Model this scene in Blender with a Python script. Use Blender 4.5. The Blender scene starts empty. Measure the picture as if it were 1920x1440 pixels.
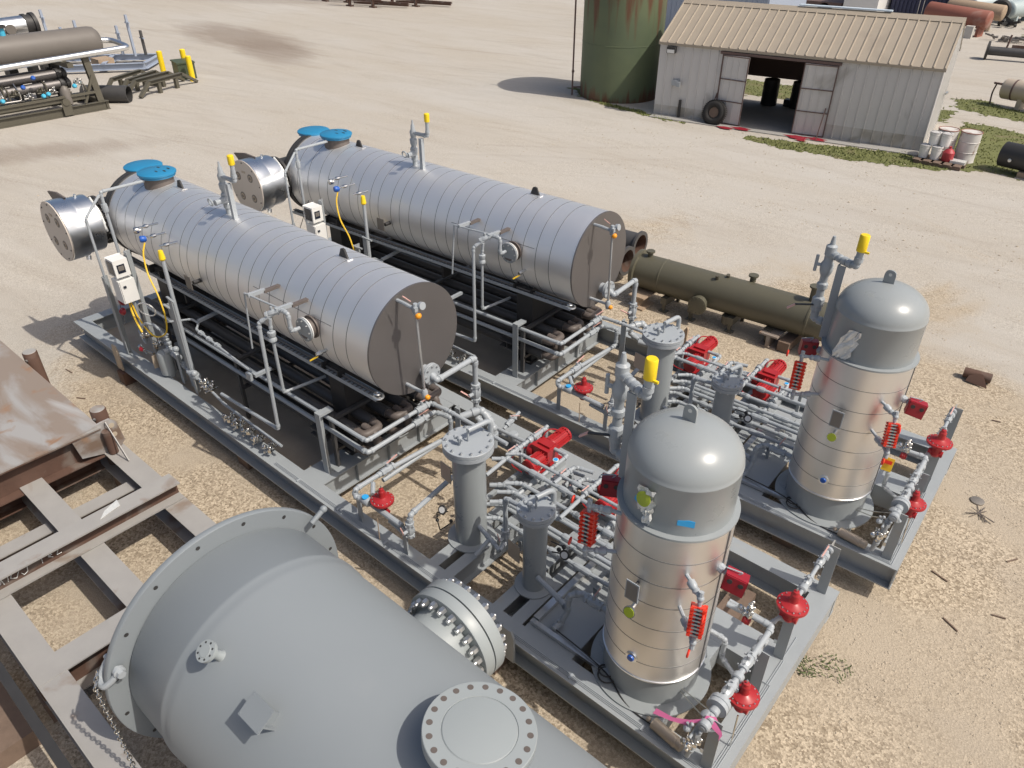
import bpy, bmesh, math, random
from mathutils import Vector, Matrix, noise
PI = math.pi; R = math.radians
random.seed(7)
scene = bpy.context.scene; COL = scene.collection

# ---------------------------------------------------------------- camera, sky, sun
cd = bpy.data.cameras.new('camera'); cam = bpy.data.objects.new('camera', cd); COL.objects.link(cam)
cam.location = (13.106, -3.594, 6.745)
cam.rotation_euler = (R(56.459), R(-0.174), R(40.80))
cd.sensor_width = 36; cd.lens = 26.05; cd.clip_start = 0.1; cd.clip_end = 2000
scene.camera = cam
SUNV = Vector((-.74, -.16, -1)).normalized()
w = bpy.data.worlds.new("World"); scene.world = w; w.use_nodes = True
nt = w.node_tree; nt.nodes.clear()
sky = nt.nodes.new('ShaderNodeTexSky'); sky.sky_type = 'NISHITA'; sky.sun_disc = False
sky.sun_elevation = math.asin(-SUNV.z); sky.sun_rotation = math.atan2(-SUNV.x, -SUNV.y)
sky.air_density = 1.0; sky.dust_density = 5.0; sky.ozone_density = 1
bg = nt.nodes.new('ShaderNodeBackground'); bg.inputs['Strength'].default_value = 0.10
wo = nt.nodes.new('ShaderNodeOutputWorld')
nt.links.new(sky.outputs[0], bg.inputs[0]); nt.links.new(bg.outputs[0], wo.inputs[0])
sd = bpy.data.lights.new('sun', 'SUN'); sun = bpy.data.objects.new('sun', sd); COL.objects.link(sun)
sd.energy = 3.4; sd.angle = R(0.6); sd.color = (1, .93, .83)
sun.rotation_euler = SUNV.to_track_quat('-Z', 'Y').to_euler(); sun.location = (20, 5, 30)
scene.view_settings.view_transform = 'Standard'; scene.view_settings.look = 'None'
scene.view_settings.exposure = 0.1; scene.view_settings.gamma = 1

# ---------------------------------------------------------------- materials
def newmat(name):
    m = bpy.data.materials.new(name); m.use_nodes = True
    return m, m.node_tree, m.node_tree.nodes['Principled BSDF']
def mat(name, col, rough=.5, metal=0., var=.12, scale=6., bump=0., stain=None, sscale=1.5, samt=.55, spec=.5, rvar=.1):
    """plain surface with mottling, roughness variation and optional second colour in patches"""
    m, t, b = newmat(name); N, L = t.nodes, t.links
    tc = N.new('ShaderNodeTexCoord'); n1 = N.new('ShaderNodeTexNoise'); n1.inputs['Scale'].default_value = scale
    n1.inputs['Detail'].default_value = 6; n1.inputs['Roughness'].default_value = .65
    L.new(tc.outputs['Object'], n1.inputs['Vector'])
    mx = N.new('ShaderNodeMix'); mx.data_type = 'RGBA'
    a = [c * (1 - var) for c in col] + [1]; c2 = [min(1, c * (1 + var)) for c in col] + [1]
    mx.inputs[6].default_value = a; mx.inputs[7].default_value = c2
    L.new(n1.outputs['Fac'], mx.inputs[0]); out = mx.outputs[2]
    if stain:
        n2 = N.new('ShaderNodeTexNoise'); n2.inputs['Scale'].default_value = sscale; n2.inputs['Detail'].default_value = 8
        n2.inputs['Distortion'].default_value = .6
        L.new(tc.outputs['Object'], n2.inputs['Vector'])
        r = N.new('ShaderNodeValToRGB'); r.color_ramp.elements[0].position = samt; r.color_ramp.elements[1].position = min(1, samt + .12)
        L.new(n2.outputs['Fac'], r.inputs[0])
        m2 = N.new('ShaderNodeMix'); m2.data_type = 'RGBA'; m2.inputs[7].default_value = list(stain) + [1]
        L.new(r.outputs[0], m2.inputs[0]); L.new(out, m2.inputs[6]); out = m2.outputs[2]
    L.new(out, b.inputs['Base Color'])
    rr = N.new('ShaderNodeMapRange'); rr.inputs[3].default_value = max(.02, rough - rvar); rr.inputs[4].default_value = min(1, rough + rvar)
    L.new(n1.outputs['Fac'], rr.inputs[0]); L.new(rr.outputs[0], b.inputs['Roughness'])
    b.inputs['Metallic'].default_value = metal; b.inputs['Specular IOR Level'].default_value = spec
    if bump:
        bp = N.new('ShaderNodeBump'); bp.inputs['Strength'].default_value = bump; bp.inputs['Distance'].default_value = .02
        L.new(n1.outputs['Fac'], bp.inputs['Height']); L.new(bp.outputs[0], b.inputs['Normal'])
    return m
M = {}
M['grey'] = mat('grey_paint', (.29, .315, .325), .30, 0, .05, 3, .03)
M['vgrey'] = mat('vessel_grey_paint', (.225, .25, .268), .46, 0, .03, 1.3, .008, stain=(.24, .262, .278), sscale=.9, samt=.62)
M['vgrey2'] = mat('vessel_flange_paint', (.30, .33, .338), .40, 0, .03, 2.5, .01, stain=(.30, .325, .325), sscale=2.5, samt=.6)
M['deck'] = mat('deck_grey_paint', (.305, .33, .345), .45, 0, .07, 4, .03, stain=(.33, .32, .29), sscale=2.2, samt=.63)
M['pipe'] = mat('pipe_grey_paint', (.345, .375, .40), .38, 0, .06, 5)
M['alu'] = mat('aluminium_jacket', (.86, .86, .86), .50, .88, .03, 1.0, .004, rvar=.04)
M['alu2'] = mat('aluminium_jacket_tower', (.84, .835, .825), .42, 1, .05, 1.6, .012, rvar=.05)
M['head'] = mat('dull_head_plate', (.215, .202, .198), .55, .75, .06, 2.5)
M['steel'] = mat('stainless_steel', (.86, .88, .89), .30, 1, .05, 3)
M['chrome'] = mat('bright_fittings', (.70, .69, .66), .22, 1, .08, 12)
M['bolt'] = mat('zinc_bolts', (.62, .63, .63), .32, .9, .08, 20)
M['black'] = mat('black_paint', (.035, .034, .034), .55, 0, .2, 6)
M['coil'] = mat('black_coil_pipe', (.062, .061, .062), .5, 0, .25, 4)
M['brown'] = mat('heat_browned_pipe', (.12, .10, .09), .55, 0, .2, 8)
M['facep'] = mat('pale_face_plate', (.60, .54, .475), .5, .1, .05, 3)
M['seam'] = mat('jacket_seam', (.17, .17, .175), .5, .5, .1)
M['red'] = mat('red_paint', (.36, .020, .024), .36, 0, .12, 9)
M['dred'] = mat('dark_red_paint', (.28, .012, .024), .40, 0, .1, 7)
M['orange'] = mat('red_gauge_frame', (.72, .045, .02), .38, 0, .1, 8)
M['amber'] = mat('amber_knob', (.85, .33, .02), .4)
M['yellow'] = mat('yellow_cap', (.86, .62, .015), .42, 0, .06)
M['yhose'] = mat('yellow_cable', (.80, .52, .03), .45)
M['blue'] = mat('blue_cover', (.022, .21, .40), .45, 0, .12, 5, .05)
M['dblue'] = mat('blue_plastic', (.02, .10, .42), .35)
M['tape'] = mat('blue_tape', (.03, .33, .68), .5)
M['white'] = mat('white_enclosure', (.74, .74, .72), .4, 0, .04)
M['dark'] = mat('dark_screen', (.02, .025, .04), .15)
M['lever'] = mat('pink_lever', (.62, .37, .33), .5)
M['tan'] = mat('tan_plate', (.44, .37, .29), .5, .25, .06, 5)
M['grille'] = mat('grey_port', (.24, .22, .20), .6, .5)
M['lime'] = mat('lime_gauge', (.34, .41, .03), .35)
M['pink'] = mat('pink_ribbon', (.90, .22, .48), .5)
M['glass'] = mat('sight_tube', (.55, .56, .56), .15, .6)
M['plastic'] = mat('clear_wrap', (.70, .71, .69), .25, .2, .1, 30, .4)
M['pan'] = mat('drip_pan', (.33, .29, .24), .7, 0, .25, 3, .05, stain=(.40, .36, .30), sscale=1.2, samt=.55)
M['wood'] = mat('timber', (.36, .27, .19), .8, 0, .25, 9, .2)
M['dwood'] = mat('weathered_timber', (.17, .12, .09), .85, 0, .3, 11, .3)
M['rust'] = mat('rusty_steel', (.11, .062, .045), .78, .1, .3, 7, .15, stain=(.17, .135, .115), sscale=2.5, samt=.52)
M['rustp0'] = mat('mill_scale_plate', (.205, .16, .128), .5, .15, .28, 2.2, .04, stain=(.31, .305, .30), sscale=1.6, samt=.56)
M['rustg'] = mat('pale_scaled_beam', (.345, .335, .32), .6, .1, .12, 5, .06, stain=(.22, .155, .11), sscale=1.7, samt=.60)
M['olive'] = mat('olive_paint', (.10, .094, .066), .42, 0, .07, 3, .02)
M['olived'] = mat('olive_steel', (.10, .092, .07), .5, 0, .15, 4)
M['taupe'] = mat('taupe_tank', (.155, .14, .125), .5, 0, .1, 2)
M['shed'] = mat('shed_siding', (.56, .55, .54), .5, .1, .06, 2.5, 0, stain=(.36, .345, .32), sscale=.8, samt=.62)
M['shedd'] = mat('shed_siding_low', (.48, .46, .43), .6, 0, .15, 3, 0, stain=(.36, .335, .29), sscale=1.6, samt=.52)
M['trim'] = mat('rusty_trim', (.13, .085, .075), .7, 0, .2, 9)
M['roof'] = mat('beige_roofing', (.36, .31, .245), .5, .1, .07, 2.5, 0, stain=(.31, .265, .21), sscale=.7, samt=.6)
M['rooflight'] = mat('roof_ridge_sheet', (.62, .72, .80), .35)
M['conc'] = mat('concrete', (.33, .32, .30), .85, 0, .15, 4, .1)
M['tyre'] = mat('tyre_rubber', (.025, .024, .023), .8, 0, .3, 9, .3)
M['navy'] = mat('navy_container', (.022, .028, .075), .5, 0, .2, 3)
M['rtank'] = mat('red_oxide_tank', (.27, .10, .07), .6, 0, .2, 1.2, 0, stain=(.36, .24, .20), sscale=.7, samt=.58)
M['btank'] = mat('beige_tank', (.52, .44, .35), .5, 0, .08, 2)
M['ptank'] = mat('pale_blue_tank', (.40, .47, .48), .5, 0, .06, 2)
M['gbox'] = mat('green_cabinet', (.065, .085, .05), .5, 0, .08)
M['frameblue'] = mat('blue_grey_frame', (.33, .38, .47), .45, 0, .06)
M['cyan'] = mat('cyan_cap', (.06, .42, .62), .45)
M['weed'] = mat('weed_leaf', (.075, .10, .03), .7, 0, .3, 20)
M['grassblade'] = mat('grass_blade', (.19, .205, .07), .75, 0, .4, .9)
M['pebble'] = mat('limestone_chip', (.44, .375, .29), .9, 0, .25, 3)
M['drum'] = mat('rusty_white_drum', (.60, .58, .55), .5, 0, .1, 4, 0, stain=(.20, .10, .06), sscale=2.4, samt=.53)
M['can'] = mat('red_can', (.40, .04, .05), .5)

def plate_material():
    m, t, b = newmat('streaked_mill_scale_plate'); N, L = t.nodes, t.links; tc = N.new('ShaderNodeTexCoord')
    def nz(sc, rot, s, det=7, dist=1.2):
        mp = N.new('ShaderNodeMapping'); mp.inputs['Rotation'].default_value = (0, 0, R(rot)); mp.inputs['Scale'].default_value = sc; L.new(tc.outputs['Object'], mp.inputs[0])
        n = N.new('ShaderNodeTexNoise'); n.inputs['Scale'].default_value = s; n.inputs['Detail'].default_value = det; n.inputs['Distortion'].default_value = dist; L.new(mp.outputs[0], n.inputs[0]); return n.outputs[0]
    def rp(x, a, c):
        r = N.new('ShaderNodeValToRGB'); r.color_ramp.elements[0].position = a; r.color_ramp.elements[1].position = c; L.new(x, r.inputs[0]); return r.outputs[0]
    col = (.25, .205, .172, 1)
    for f, c in ((rp(nz((.5, 1.4, 1), 70, 1.1), .50, .64), (.33, .325, .32, 1)), (rp(nz((.4, 1.8, 1), 60, .8), .56, .66), (.17, .12, .09, 1)), (rp(nz((1, 1, 1), 0, 2.6, 8, .6), .60, .70), (.27, .17, .11, 1)), (rp(nz((.6, 2.4, 1), 65, .5), .60, .70), (.40, .40, .40, 1))):
        x = N.new('ShaderNodeMix'); x.data_type = 'RGBA'; L.new(f, x.inputs[0]); x.inputs[7].default_value = c
        if isinstance(col, tuple): x.inputs[6].default_value = col
        else: L.new(col, x.inputs[6])
        col = x.outputs[2]
    L.new(col, b.inputs['Base Color']); b.inputs['Roughness'].default_value = .68; b.inputs['Metallic'].default_value = .05
    return m
M['rustp'] = plate_material()
def tank_material():
    m, t, b = newmat('green_tank_with_rust_runs'); N, L = t.nodes, t.links
    tc = N.new('ShaderNodeTexCoord')
    mp = N.new('ShaderNodeMapping'); mp.inputs['Scale'].default_value = (3.2, 3.2, .22); L.new(tc.outputs['Object'], mp.inputs[0])
    n = N.new('ShaderNodeTexNoise'); n.inputs['Scale'].default_value = 1.7; n.inputs['Detail'].default_value = 5; L.new(mp.outputs[0], n.inputs[0])
    sep = N.new('ShaderNodeSeparateXYZ'); L.new(tc.outputs['Object'], sep.inputs[0])
    n0 = N.new('ShaderNodeTexNoise'); n0.inputs['Scale'].default_value = .7; n0.inputs['Detail'].default_value = 5; L.new(tc.outputs['Object'], n0.inputs[0])
    base = N.new('ShaderNodeMix'); base.data_type = 'RGBA'; base.inputs[6].default_value = (.065, .095, .066, 1); base.inputs[7].default_value = (.15, .175, .085, 1)
    L.new(n0.outputs[0], base.inputs[0])
    # rust runs: more toward the top of what is seen and at the foot
    hi = N.new('ShaderNodeMapRange'); hi.inputs[1].default_value = 1.6; hi.inputs[2].default_value = 3.6; hi.inputs[3].default_value = -.12; hi.inputs[4].default_value = .13
    L.new(sep.outputs[2], hi.inputs[0])
    lo = N.new('ShaderNodeMapRange'); lo.inputs[1].default_value = .75; lo.inputs[2].default_value = 0; lo.inputs[3].default_value = 0; lo.inputs[4].default_value = .36
    L.new(sep.outputs[2], lo.inputs[0])
    a = N.new('ShaderNodeMath'); L.new(n.outputs[0], a.inputs[0]); L.new(hi.outputs[0], a.inputs[1])
    a2 = N.new('ShaderNodeMath'); L.new(a.outputs[0], a2.inputs[0]); L.new(lo.outputs[0], a2.inputs[1])
    r = N.new('ShaderNodeValToRGB'); r.color_ramp.elements[0].position = .56; r.color_ramp.elements[1].position = .72; L.new(a2.outputs[0], r.inputs[0])
    mx = N.new('ShaderNodeMix'); mx.data_type = 'RGBA'; mx.inputs[7].default_value = (.115, .055, .028, 1)
    L.new(r.outputs[0], mx.inputs[0]); L.new(base.outputs[2], mx.inputs[6]); L.new(mx.outputs[2], b.inputs['Base Color'])
    b.inputs['Roughness'].default_value = .55
    return m
M['gtank'] = tank_material()

def ground_material():
    m, t, b = newmat('crushed_limestone'); N, L = t.nodes, t.links
    g = N.new('ShaderNodeNewGeometry'); P = g.outputs['Position']
    def nz(scale, det=5, dist=0, vec=None, rough=.6):
        n = N.new('ShaderNodeTexNoise'); n.inputs['Scale'].default_value = scale; n.inputs['Detail'].default_value = det
        n.inputs['Distortion'].default_value = dist; n.inputs['Roughness'].default_value = rough
        L.new(vec or P, n.inputs['Vector']); return n.outputs['Fac']
    def ramp(x, p0, p1, c0=(0, 0, 0, 1), c1=(1, 1, 1, 1)):
        r = N.new('ShaderNodeValToRGB'); e = r.color_ramp.elements; e[0].position = p0; e[1].position = p1; e[0].color = c0; e[1].color = c1
        L.new(x, r.inputs[0]); return r.outputs[0]
    def mix(f, a, c, blend='MIX'):
        x = N.new('ShaderNodeMix'); x.data_type = 'RGBA'; x.blend_type = blend
        for s, v in ((0, f), (6, a), (7, c)):
            if isinstance(v, (int, float, tuple)): x.inputs[s].default_value = v
            else: L.new(v, x.inputs[s])
        return x.outputs[2]
    # worn, paler traffic band and tan untravelled ground
    mp = N.new('ShaderNodeMapping'); mp.inputs['Rotation'].default_value = (0, 0, R(-28)); mp.inputs['Scale'].default_value = (.35, 1.15, 1); L.new(P, mp.inputs[0])
    big = ramp(nz(.16, 4, .8, mp.outputs[0]), .38, .66)
    sx = N.new('ShaderNodeVectorMath'); sx.operation = 'DISTANCE'; L.new(P, sx.inputs[0]); sx.inputs[1].default_value = (9.0, 2.5, 0)
    far = N.new('ShaderNodeMath'); far.operation = 'MULTIPLY_ADD'; far.inputs[1].default_value = .05; L.new(sx.outputs['Value'], far.inputs[0]); L.new(nz(.22, 5, .6), far.inputs[2])
    yard = ramp(far.outputs[0], .86, 1.16)      # worn pale yard surface away from the loose gravel round the skids
    col = mix(yard, mix(big, (.42, .36, .283, 1), (.42, .365, .295, 1)), mix(big, (.435, .402, .356, 1), (.465, .445, .415, 1)))
    mp2 = N.new('ShaderNodeMapping'); mp2.inputs['Rotation'].default_value = (0, 0, R(-20)); mp2.inputs['Scale'].default_value = (.22, 1.6, 1); L.new(P, mp2.inputs[0])
    st = ramp(nz(.9, 6, .5, mp2.outputs[0]), .50, .74)
    col = mix(mix(1., st, (.32, .32, .32, 1), 'MULTIPLY'), col, (.30, .258, .213, 1))
    # curving tyre tracks: streaks that follow wide arcs, worn lighter and darker
    def arcs(cx, cy, scale, amt, c, lo, hi, seed):
        v = N.new('ShaderNodeVectorMath'); v.operation = 'DISTANCE'; v.inputs[1].default_value = (cx, cy, 0); L.new(P, v.inputs[0])
        wob = N.new('ShaderNodeMath'); wob.operation = 'MULTIPLY_ADD'; wob.inputs[1].default_value = 5.0; L.new(nz(.035, 3, 0), wob.inputs[0]); L.new(v.outputs['Value'], wob.inputs[2])
        cm = N.new('ShaderNodeCombineXYZ'); L.new(wob.outputs[0], cm.inputs[0]); cm.inputs[1].default_value = seed
        tr = ramp(nz(scale, 5, 0, cm.outputs[0], .7), lo, hi); brk = ramp(nz(.12, 4, .5), .42, .62)
        return mix(mix(1., mix(1., tr, brk, 'MULTIPLY'), mix(1., yard, (amt, amt, amt, 1), 'MULTIPLY'), 'MULTIPLY'), col, c)
    col = arcs(-32, 62, .9, .75, (.50, .475, .44, 1), .52, .66, 1.0)
    col = arcs(-32, 62, 1.7, .55, (.30, .262, .222, 1), .55, .68, 7.0)
    col = arcs(2, -48, .8, .60, (.50, .475, .435, 1), .54, .68, 3.0)
    col = arcs(2, -48, 1.5, .50, (.31, .27, .23, 1), .56, .70, 9.0)
    # brown dirty patches by the turning area and along the left track
    def blob(cx, cy, sx, sy, rot, amt):
        v = N.new('ShaderNodeMapping'); v.vector_type = 'TEXTURE'; v.inputs['Location'].default_value = (cx, cy, 0)
        v.inputs['Rotation'].default_value = (0, 0, R(rot)); v.inputs['Scale'].default_value = (sx, sy, 1e3); L.new(P, v.inputs[0])
        ln = N.new('ShaderNodeVectorMath'); ln.operation = 'LENGTH'; L.new(v.outputs[0], ln.inputs[0])
        s = N.new('ShaderNodeMath'); s.operation = 'SUBTRACT'; L.new(ln.outputs['Value'], s.inputs[0])
        nn = nz(1.1, 7, .6, mp2.outputs[0]); L.new(nn, s.inputs[1])
        return mix(1., ramp(s.outputs[0], .0, .55, (1, 1, 1, 1), (0, 0, 0, 1)), (amt, amt, amt, 1), 'MULTIPLY')
    for bl in ((-27.5, 20.6, 8.0, 2.6, -8, .62), (-22.5, 19.2, 5.0, 1.8, -20, .45), (-14, 2.6, 6.0, 1.3, 62, .45), (-40, 33, 12, 3.5, 30, .35)):
        col = mix(blob(*bl), col, (.215, .172, .142, 1))
    # stones
    vo = N.new('ShaderNodeTexVoronoi'); vo.inputs['Scale'].default_value = 42; L.new(P, vo.inputs['Vector'])
    sepc = N.new('ShaderNodeSeparateColor'); L.new(vo.outputs['Color'], sepc.inputs[0])
    gm0 = ramp(nz(.55, 5, .3), .36, .58); gm = mix(yard, gm0, mix(1., gm0, (.35, .35, .35, 1), 'MULTIPLY'))
    spk = ramp(sepc.outputs[0], .0, 1., (.50, .46, .41, 1), (1.42, 1.41, 1.37, 1))
    col = mix(mix(1., gm, (.85, .85, .85, 1), 'MULTIPLY'), col, mix(1., col, spk, 'MULTIPLY'))
    fine = ramp(nz(75, 4), .3, .7, (.74, .73, .71, 1), (1.2, 1.2, 1.19, 1))
    col = mix(1., col, fine, 'MULTIPLY')
    drk = ramp(nz(6.5, 7, .2), .66, .74)
    col = mix(mix(1., drk, (.16, .16, .16, 1), 'MULTIPLY'), col, (.24, .20, .155, 1))
    L.new(col, b.inputs['Base Color']); b.inputs['Roughness'].default_value = .95; b.inputs['Specular IOR Level'].default_value = .15
    bp = N.new('ShaderNodeBump'); bp.inputs['Strength'].default_value = .4; bp.inputs['Distance'].default_value = .010
    hs = N.new('ShaderNodeMath'); hs.operation = 'ADD'; L.new(vo.outputs['Distance'], hs.inputs[0]); L.new(nz(60, 5), hs.inputs[1])
    L.new(hs.outputs[0], bp.inputs['Height']); L.new(bp.outputs[0], b.inputs['Normal'])
    return m
M['ground'] = ground_material()
def lawn_material():
    m = mat('lawn', (.125, .135, .045), .9, 0, .3, 1.2, 0, stain=(.16, .14, .07), sscale=.8, samt=.55); return m
M['lawn'] = lawn_material()

# ---------------------------------------------------------------- mesh collector
X, Y, Z = Vector((1, 0, 0)), Vector((0, 1, 0)), Vector((0, 0, 1))
def basis(d):
    d = Vector(d).normalized(); a = Z if abs(d.z) < .95 else X
    u = d.cross(a).normalized(); v = d.cross(u).normalized(); return d, u, v
class MB:
    def __init__(s): s.v = []; s.f = []; s.mi = []
    def add(s, vs, fs, mi=0):
        o = len(s.v); s.v += [Vector(q) for q in vs]
        for f in fs: s.f.append([o + i for i in f]); s.mi.append(mi)
        return s
    def box(s, a, b, mi=0, rz=0, piv=None):
        (x0, y0, z0), (x1, y1, z1) = a, b
        vs = [Vector(q) for q in ((x0, y0, z0), (x1, y0, z0), (x1, y1, z0), (x0, y1, z0), (x0, y0, z1), (x1, y0, z1), (x1, y1, z1), (x0, y1, z1))]
        if rz:
            p = Vector(piv) if piv else (vs[0] + vs[6]) / 2; m = Matrix.Rotation(rz, 3, 'Z'); vs = [m @ (q - p) + p for q in vs]
        return s.add(vs, [(0, 3, 2, 1), (4, 5, 6, 7), (0, 1, 5, 4), (1, 2, 6, 5), (2, 3, 7, 6), (3, 0, 4, 7)], mi)
    def cbox(s, c, d, mi=0, rz=0):
        c = Vector(c); h = Vector(d) / 2; return s.box(c - h, c + h, mi, rz)
    def obox(s, c, u, v, n, hu, hv, hn, mi=0):
        c, u, v, n = Vector(c), Vector(u).normalized() * hu, Vector(v).normalized() * hv, Vector(n).normalized() * hn
        vs = [c + a * u + b * v + k * n for k in (-1, 1) for a, b in ((-1, -1), (1, -1), (1, 1), (-1, 1))]
        return s.add(vs, [(0, 3, 2, 1), (4, 5, 6, 7), (0, 1, 5, 4), (1, 2, 6, 5), (2, 3, 7, 6), (3, 0, 4, 7)], mi)
    def bar(s, p, q, w, h, mi=0, up=Z):
        p, q = Vector(p), Vector(q); d = (q - p).normalized(); u = d.cross(Vector(up))
        if u.length < 1e-4: u = d.cross(X)
        u.normalize(); v = u.cross(d); return s.obox((p + q) / 2, d, u, v, (q - p).length / 2, w / 2, h / 2, mi)
    def lathe(s, prof, o=(0, 0, 0), ax=Z, n=24, mi=0, cap=True):
        d, u, v = basis(ax); o = Vector(o); vs = []; fs = []
        for r, h in prof:
            for k in range(n):
                a = 2 * PI * k / n; vs.append(o + d * h + (u * math.cos(a) + v * math.sin(a)) * r)
        for i in range(len(prof) - 1):
            for k in range(n): k2 = (k + 1) % n; fs.append((i * n + k, i * n + k2, (i + 1) * n + k2, (i + 1) * n + k))
        if cap: fs.append(tuple(range(n - 1, -1, -1))); fs.append(tuple((len(prof) - 1) * n + k for k in range(n)))
        return s.add(vs, fs, mi)
    def cyl(s, p, q, r, n=16, mi=0, r2=None):
        p, q = Vector(p), Vector(q); return s.lathe([(r, 0), (r if r2 is None else r2, (q - p).length)], p, q - p, n, mi)
    def sph(s, c, r, mi=0, n=12, sc=(1, 1, 1)):
        pr = [(max(1e-4, r * math.sin(PI * i / 8)), -r * math.cos(PI * i / 8)) for i in range(9)]
        o = len(s.v); s.lathe(pr, c, Z, n, mi)
        if sc != (1, 1, 1):
            c = Vector(c)
            for i in range(o, len(s.v)): q = s.v[i] - c; s.v[i] = c + Vector((q.x * sc[0], q.y * sc[1], q.z * sc[2]))
        return s
    def torus(s, c, ax, Rr, r, n=24, k=8, mi=0, a0=0., a1=2 * PI):
        d, u, v = basis(ax); c = Vector(c); full = abs(a1 - a0 - 2 * PI) < 1e-6; m = n if full else n + 1; vs = []; fs = []
        for i in range(m):
            a = a0 + (a1 - a0) * i / n; e = u * math.cos(a) + v * math.sin(a)
            for j in range(k): b = 2 * PI * j / k; vs.append(c + e * (Rr + r * math.cos(b)) + d * r * math.sin(b))
        for i in range(n):
            for j in range(k): fs.append((i * k + j, ((i + 1) % m) * k + j, ((i + 1) % m) * k + (j + 1) % k, i * k + (j + 1) % k))
        return s.add(vs, fs, mi)
    def tube(s, pts, r, n=8, mi=0, bend=1.6, fit=False, cap=True):
        """pipe along a polyline with rounded elbows; fit adds threaded collars at the elbows"""
        r = r * .88 if fit else r; P = [Vector(p) for p in pts]; path = [P[0]]
        for i in range(1, len(P) - 1):
            a, b = (P[i - 1] - P[i]), (P[i + 1] - P[i]); la, lb = a.length, b.length
            t = min(r * bend * 1.3, la * .45, lb * .45); a = a.normalized(); b = b.normalized()
            if a.dot(b) < -.9995: path.append(P[i]); continue
            for k in range(6): q = k / 5; path.append(P[i] + a * t * (1 - q) ** 2 + b * t * q * q)
            if fit:
                for e in (a, b): s.cyl(P[i] + e * t * .75, P[i] + e * (t * .75 + r * 1.3), r * 1.24, n, mi)
                s.sph(P[i] + (a + b) * t * .2, r * 1.2, mi, n)
        path.append(P[-1]); d, u, v = basis(path[1] - path[0]); vs = []; fs = []
        for i, p in enumerate(path):
            t = (path[min(i + 1, len(path) - 1)] - path[max(i - 1, 0)])
            if t.length < 1e-9: t = d
            t = t.normalized(); u = (u - t * u.dot(t)).normalized(); v = t.cross(u)
            for k in range(n): a = 2 * PI * k / n; vs.append(p + (u * math.cos(a) + v * math.sin(a)) * r)
        for i in range(len(path) - 1):
            for k in range(n): k2 = (k + 1) % n; fs.append((i * n + k, i * n + k2, (i + 1) * n + k2, (i + 1) * n + k))
        if cap: fs.append(tuple(range(n - 1, -1, -1))); fs.append(tuple((len(path) - 1) * n + k for k in range(n)))
        return s.add(vs, fs, mi)
    def cable(s, pts, r, n=6, mi=0, sub=6):
        P = [Vector(p) for p in pts]; P = [P[0] * 2 - P[1]] + P + [P[-1] * 2 - P[-2]]; out = []
        for i in range(1, len(P) - 2):
            for k in range(sub):
                t = k / sub; a, b, c, e = P[i - 1:i + 3]
                out.append(.5 * ((2 * b) + (c - a) * t + (2 * a - 5 * b + 4 * c - e) * t * t + (3 * b - a - 3 * c + e) * t ** 3))
        out.append(P[-2]); return s.tube(out, r, n, mi, bend=.01)
    def prism(s, poly, nrm, th, mi=0):
        """flat outline (world points) thickened by th along nrm"""
        k = Vector(nrm).normalized() * th; a = [Vector(p) for p in poly]; n = len(a); b = [p + k for p in a]
        return s.add(a + b, [tuple(range(n - 1, -1, -1)), tuple(range(n, 2 * n))] + [(i, (i + 1) % n, n + (i + 1) % n, n + i) for i in range(n)], mi)
    def ibeam(s, p, q, h, w, tf=.016, tw=.012, mi=0, up=Z, wm=None):
        """I section; p and q lie on the middle of its top face"""
        p, q = Vector(p), Vector(q); d = (q - p).normalized(); up = Vector(up); u = d.cross(up).normalized()
        a, t = w / 2, tw / 2
        pr = [(-a, 0), (a, 0), (a, -tf), (t, -tf), (t, -h + tf), (a, -h + tf), (a, -h), (-a, -h), (-a, -h + tf), (-t, -h + tf), (-t, -tf), (-a, -tf)]
        vs = [e + u * x + up * y for e in (p, q) for x, y in pr]; n = 12; o_ = len(s.f)
        fs = [(i, (i + 1) % n, n + (i + 1) % n, n + i) for i in range(n)] + [(0, 11, 10, 3, 2, 1), (3, 10, 9, 4), (4, 9, 8, 7, 6, 5)]
        fs += [tuple(n + i for i in f[::-1]) for f in fs[-3:]]
        s.add(vs, fs, mi)
        if wm is not None:
            for i in (2, 3, 8, 9, 10, 6): s.mi[o_ + i] = wm
        return s
    def angle(s, x, y, z0, z1, a=.08, t=.01, sx=1, sy=1, mi=0):
        s.box((min(x, x + sx * a), min(y, y + sy * t), z0), (max(x, x + sx * a), max(y, y + sy * t), z1), mi)
        s.box((min(x, x + sx * t), min(y + sy * t, y + sy * a), z0), (max(x, x + sx * t), max(y + sy * t, y + sy * a), z1), mi); return s
    def bolts(s, c, ax, rad, n, r, h, mi=0, k=6, a0=0.):
        d, u, v = basis(ax); c = Vector(c)
        for i in range(n):
            a = a0 + 2 * PI * i / n; q = c + (u * math.cos(a) + v * math.sin(a)) * rad; s.cyl(q, q + d * h, r, k, mi)
            s.cyl(q + d * h, q + d * h * 1.5, r * .55, 6, mi)
        return s
def build(name, mb, mats, parent=None, smooth=True, angle=34, off=None):
    me = bpy.data.meshes.new(name); off = off or Vector((0, 0, 0))
    me.from_pydata([tuple(q - off) for q in mb.v], [], mb.f)
    for m in (mats if isinstance(mats, (list, tuple)) else [mats]): me.materials.append(M[m])
    me.polygons.foreach_set('material_index', mb.mi)
    me.update()
    bm = bmesh.new(); bm.from_mesh(me); bmesh.ops.recalc_face_normals(bm, faces=bm.faces); bm.to_mesh(me); bm.free()
    if smooth:
        me.polygons.foreach_set('use_smooth', [True] * len(me.polygons)); me.set_sharp_from_angle(angle=R(angle))
    o = bpy.data.objects.new(name, me); COL.objects.link(o)
    if parent: o.parent = parent
    return o
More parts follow.
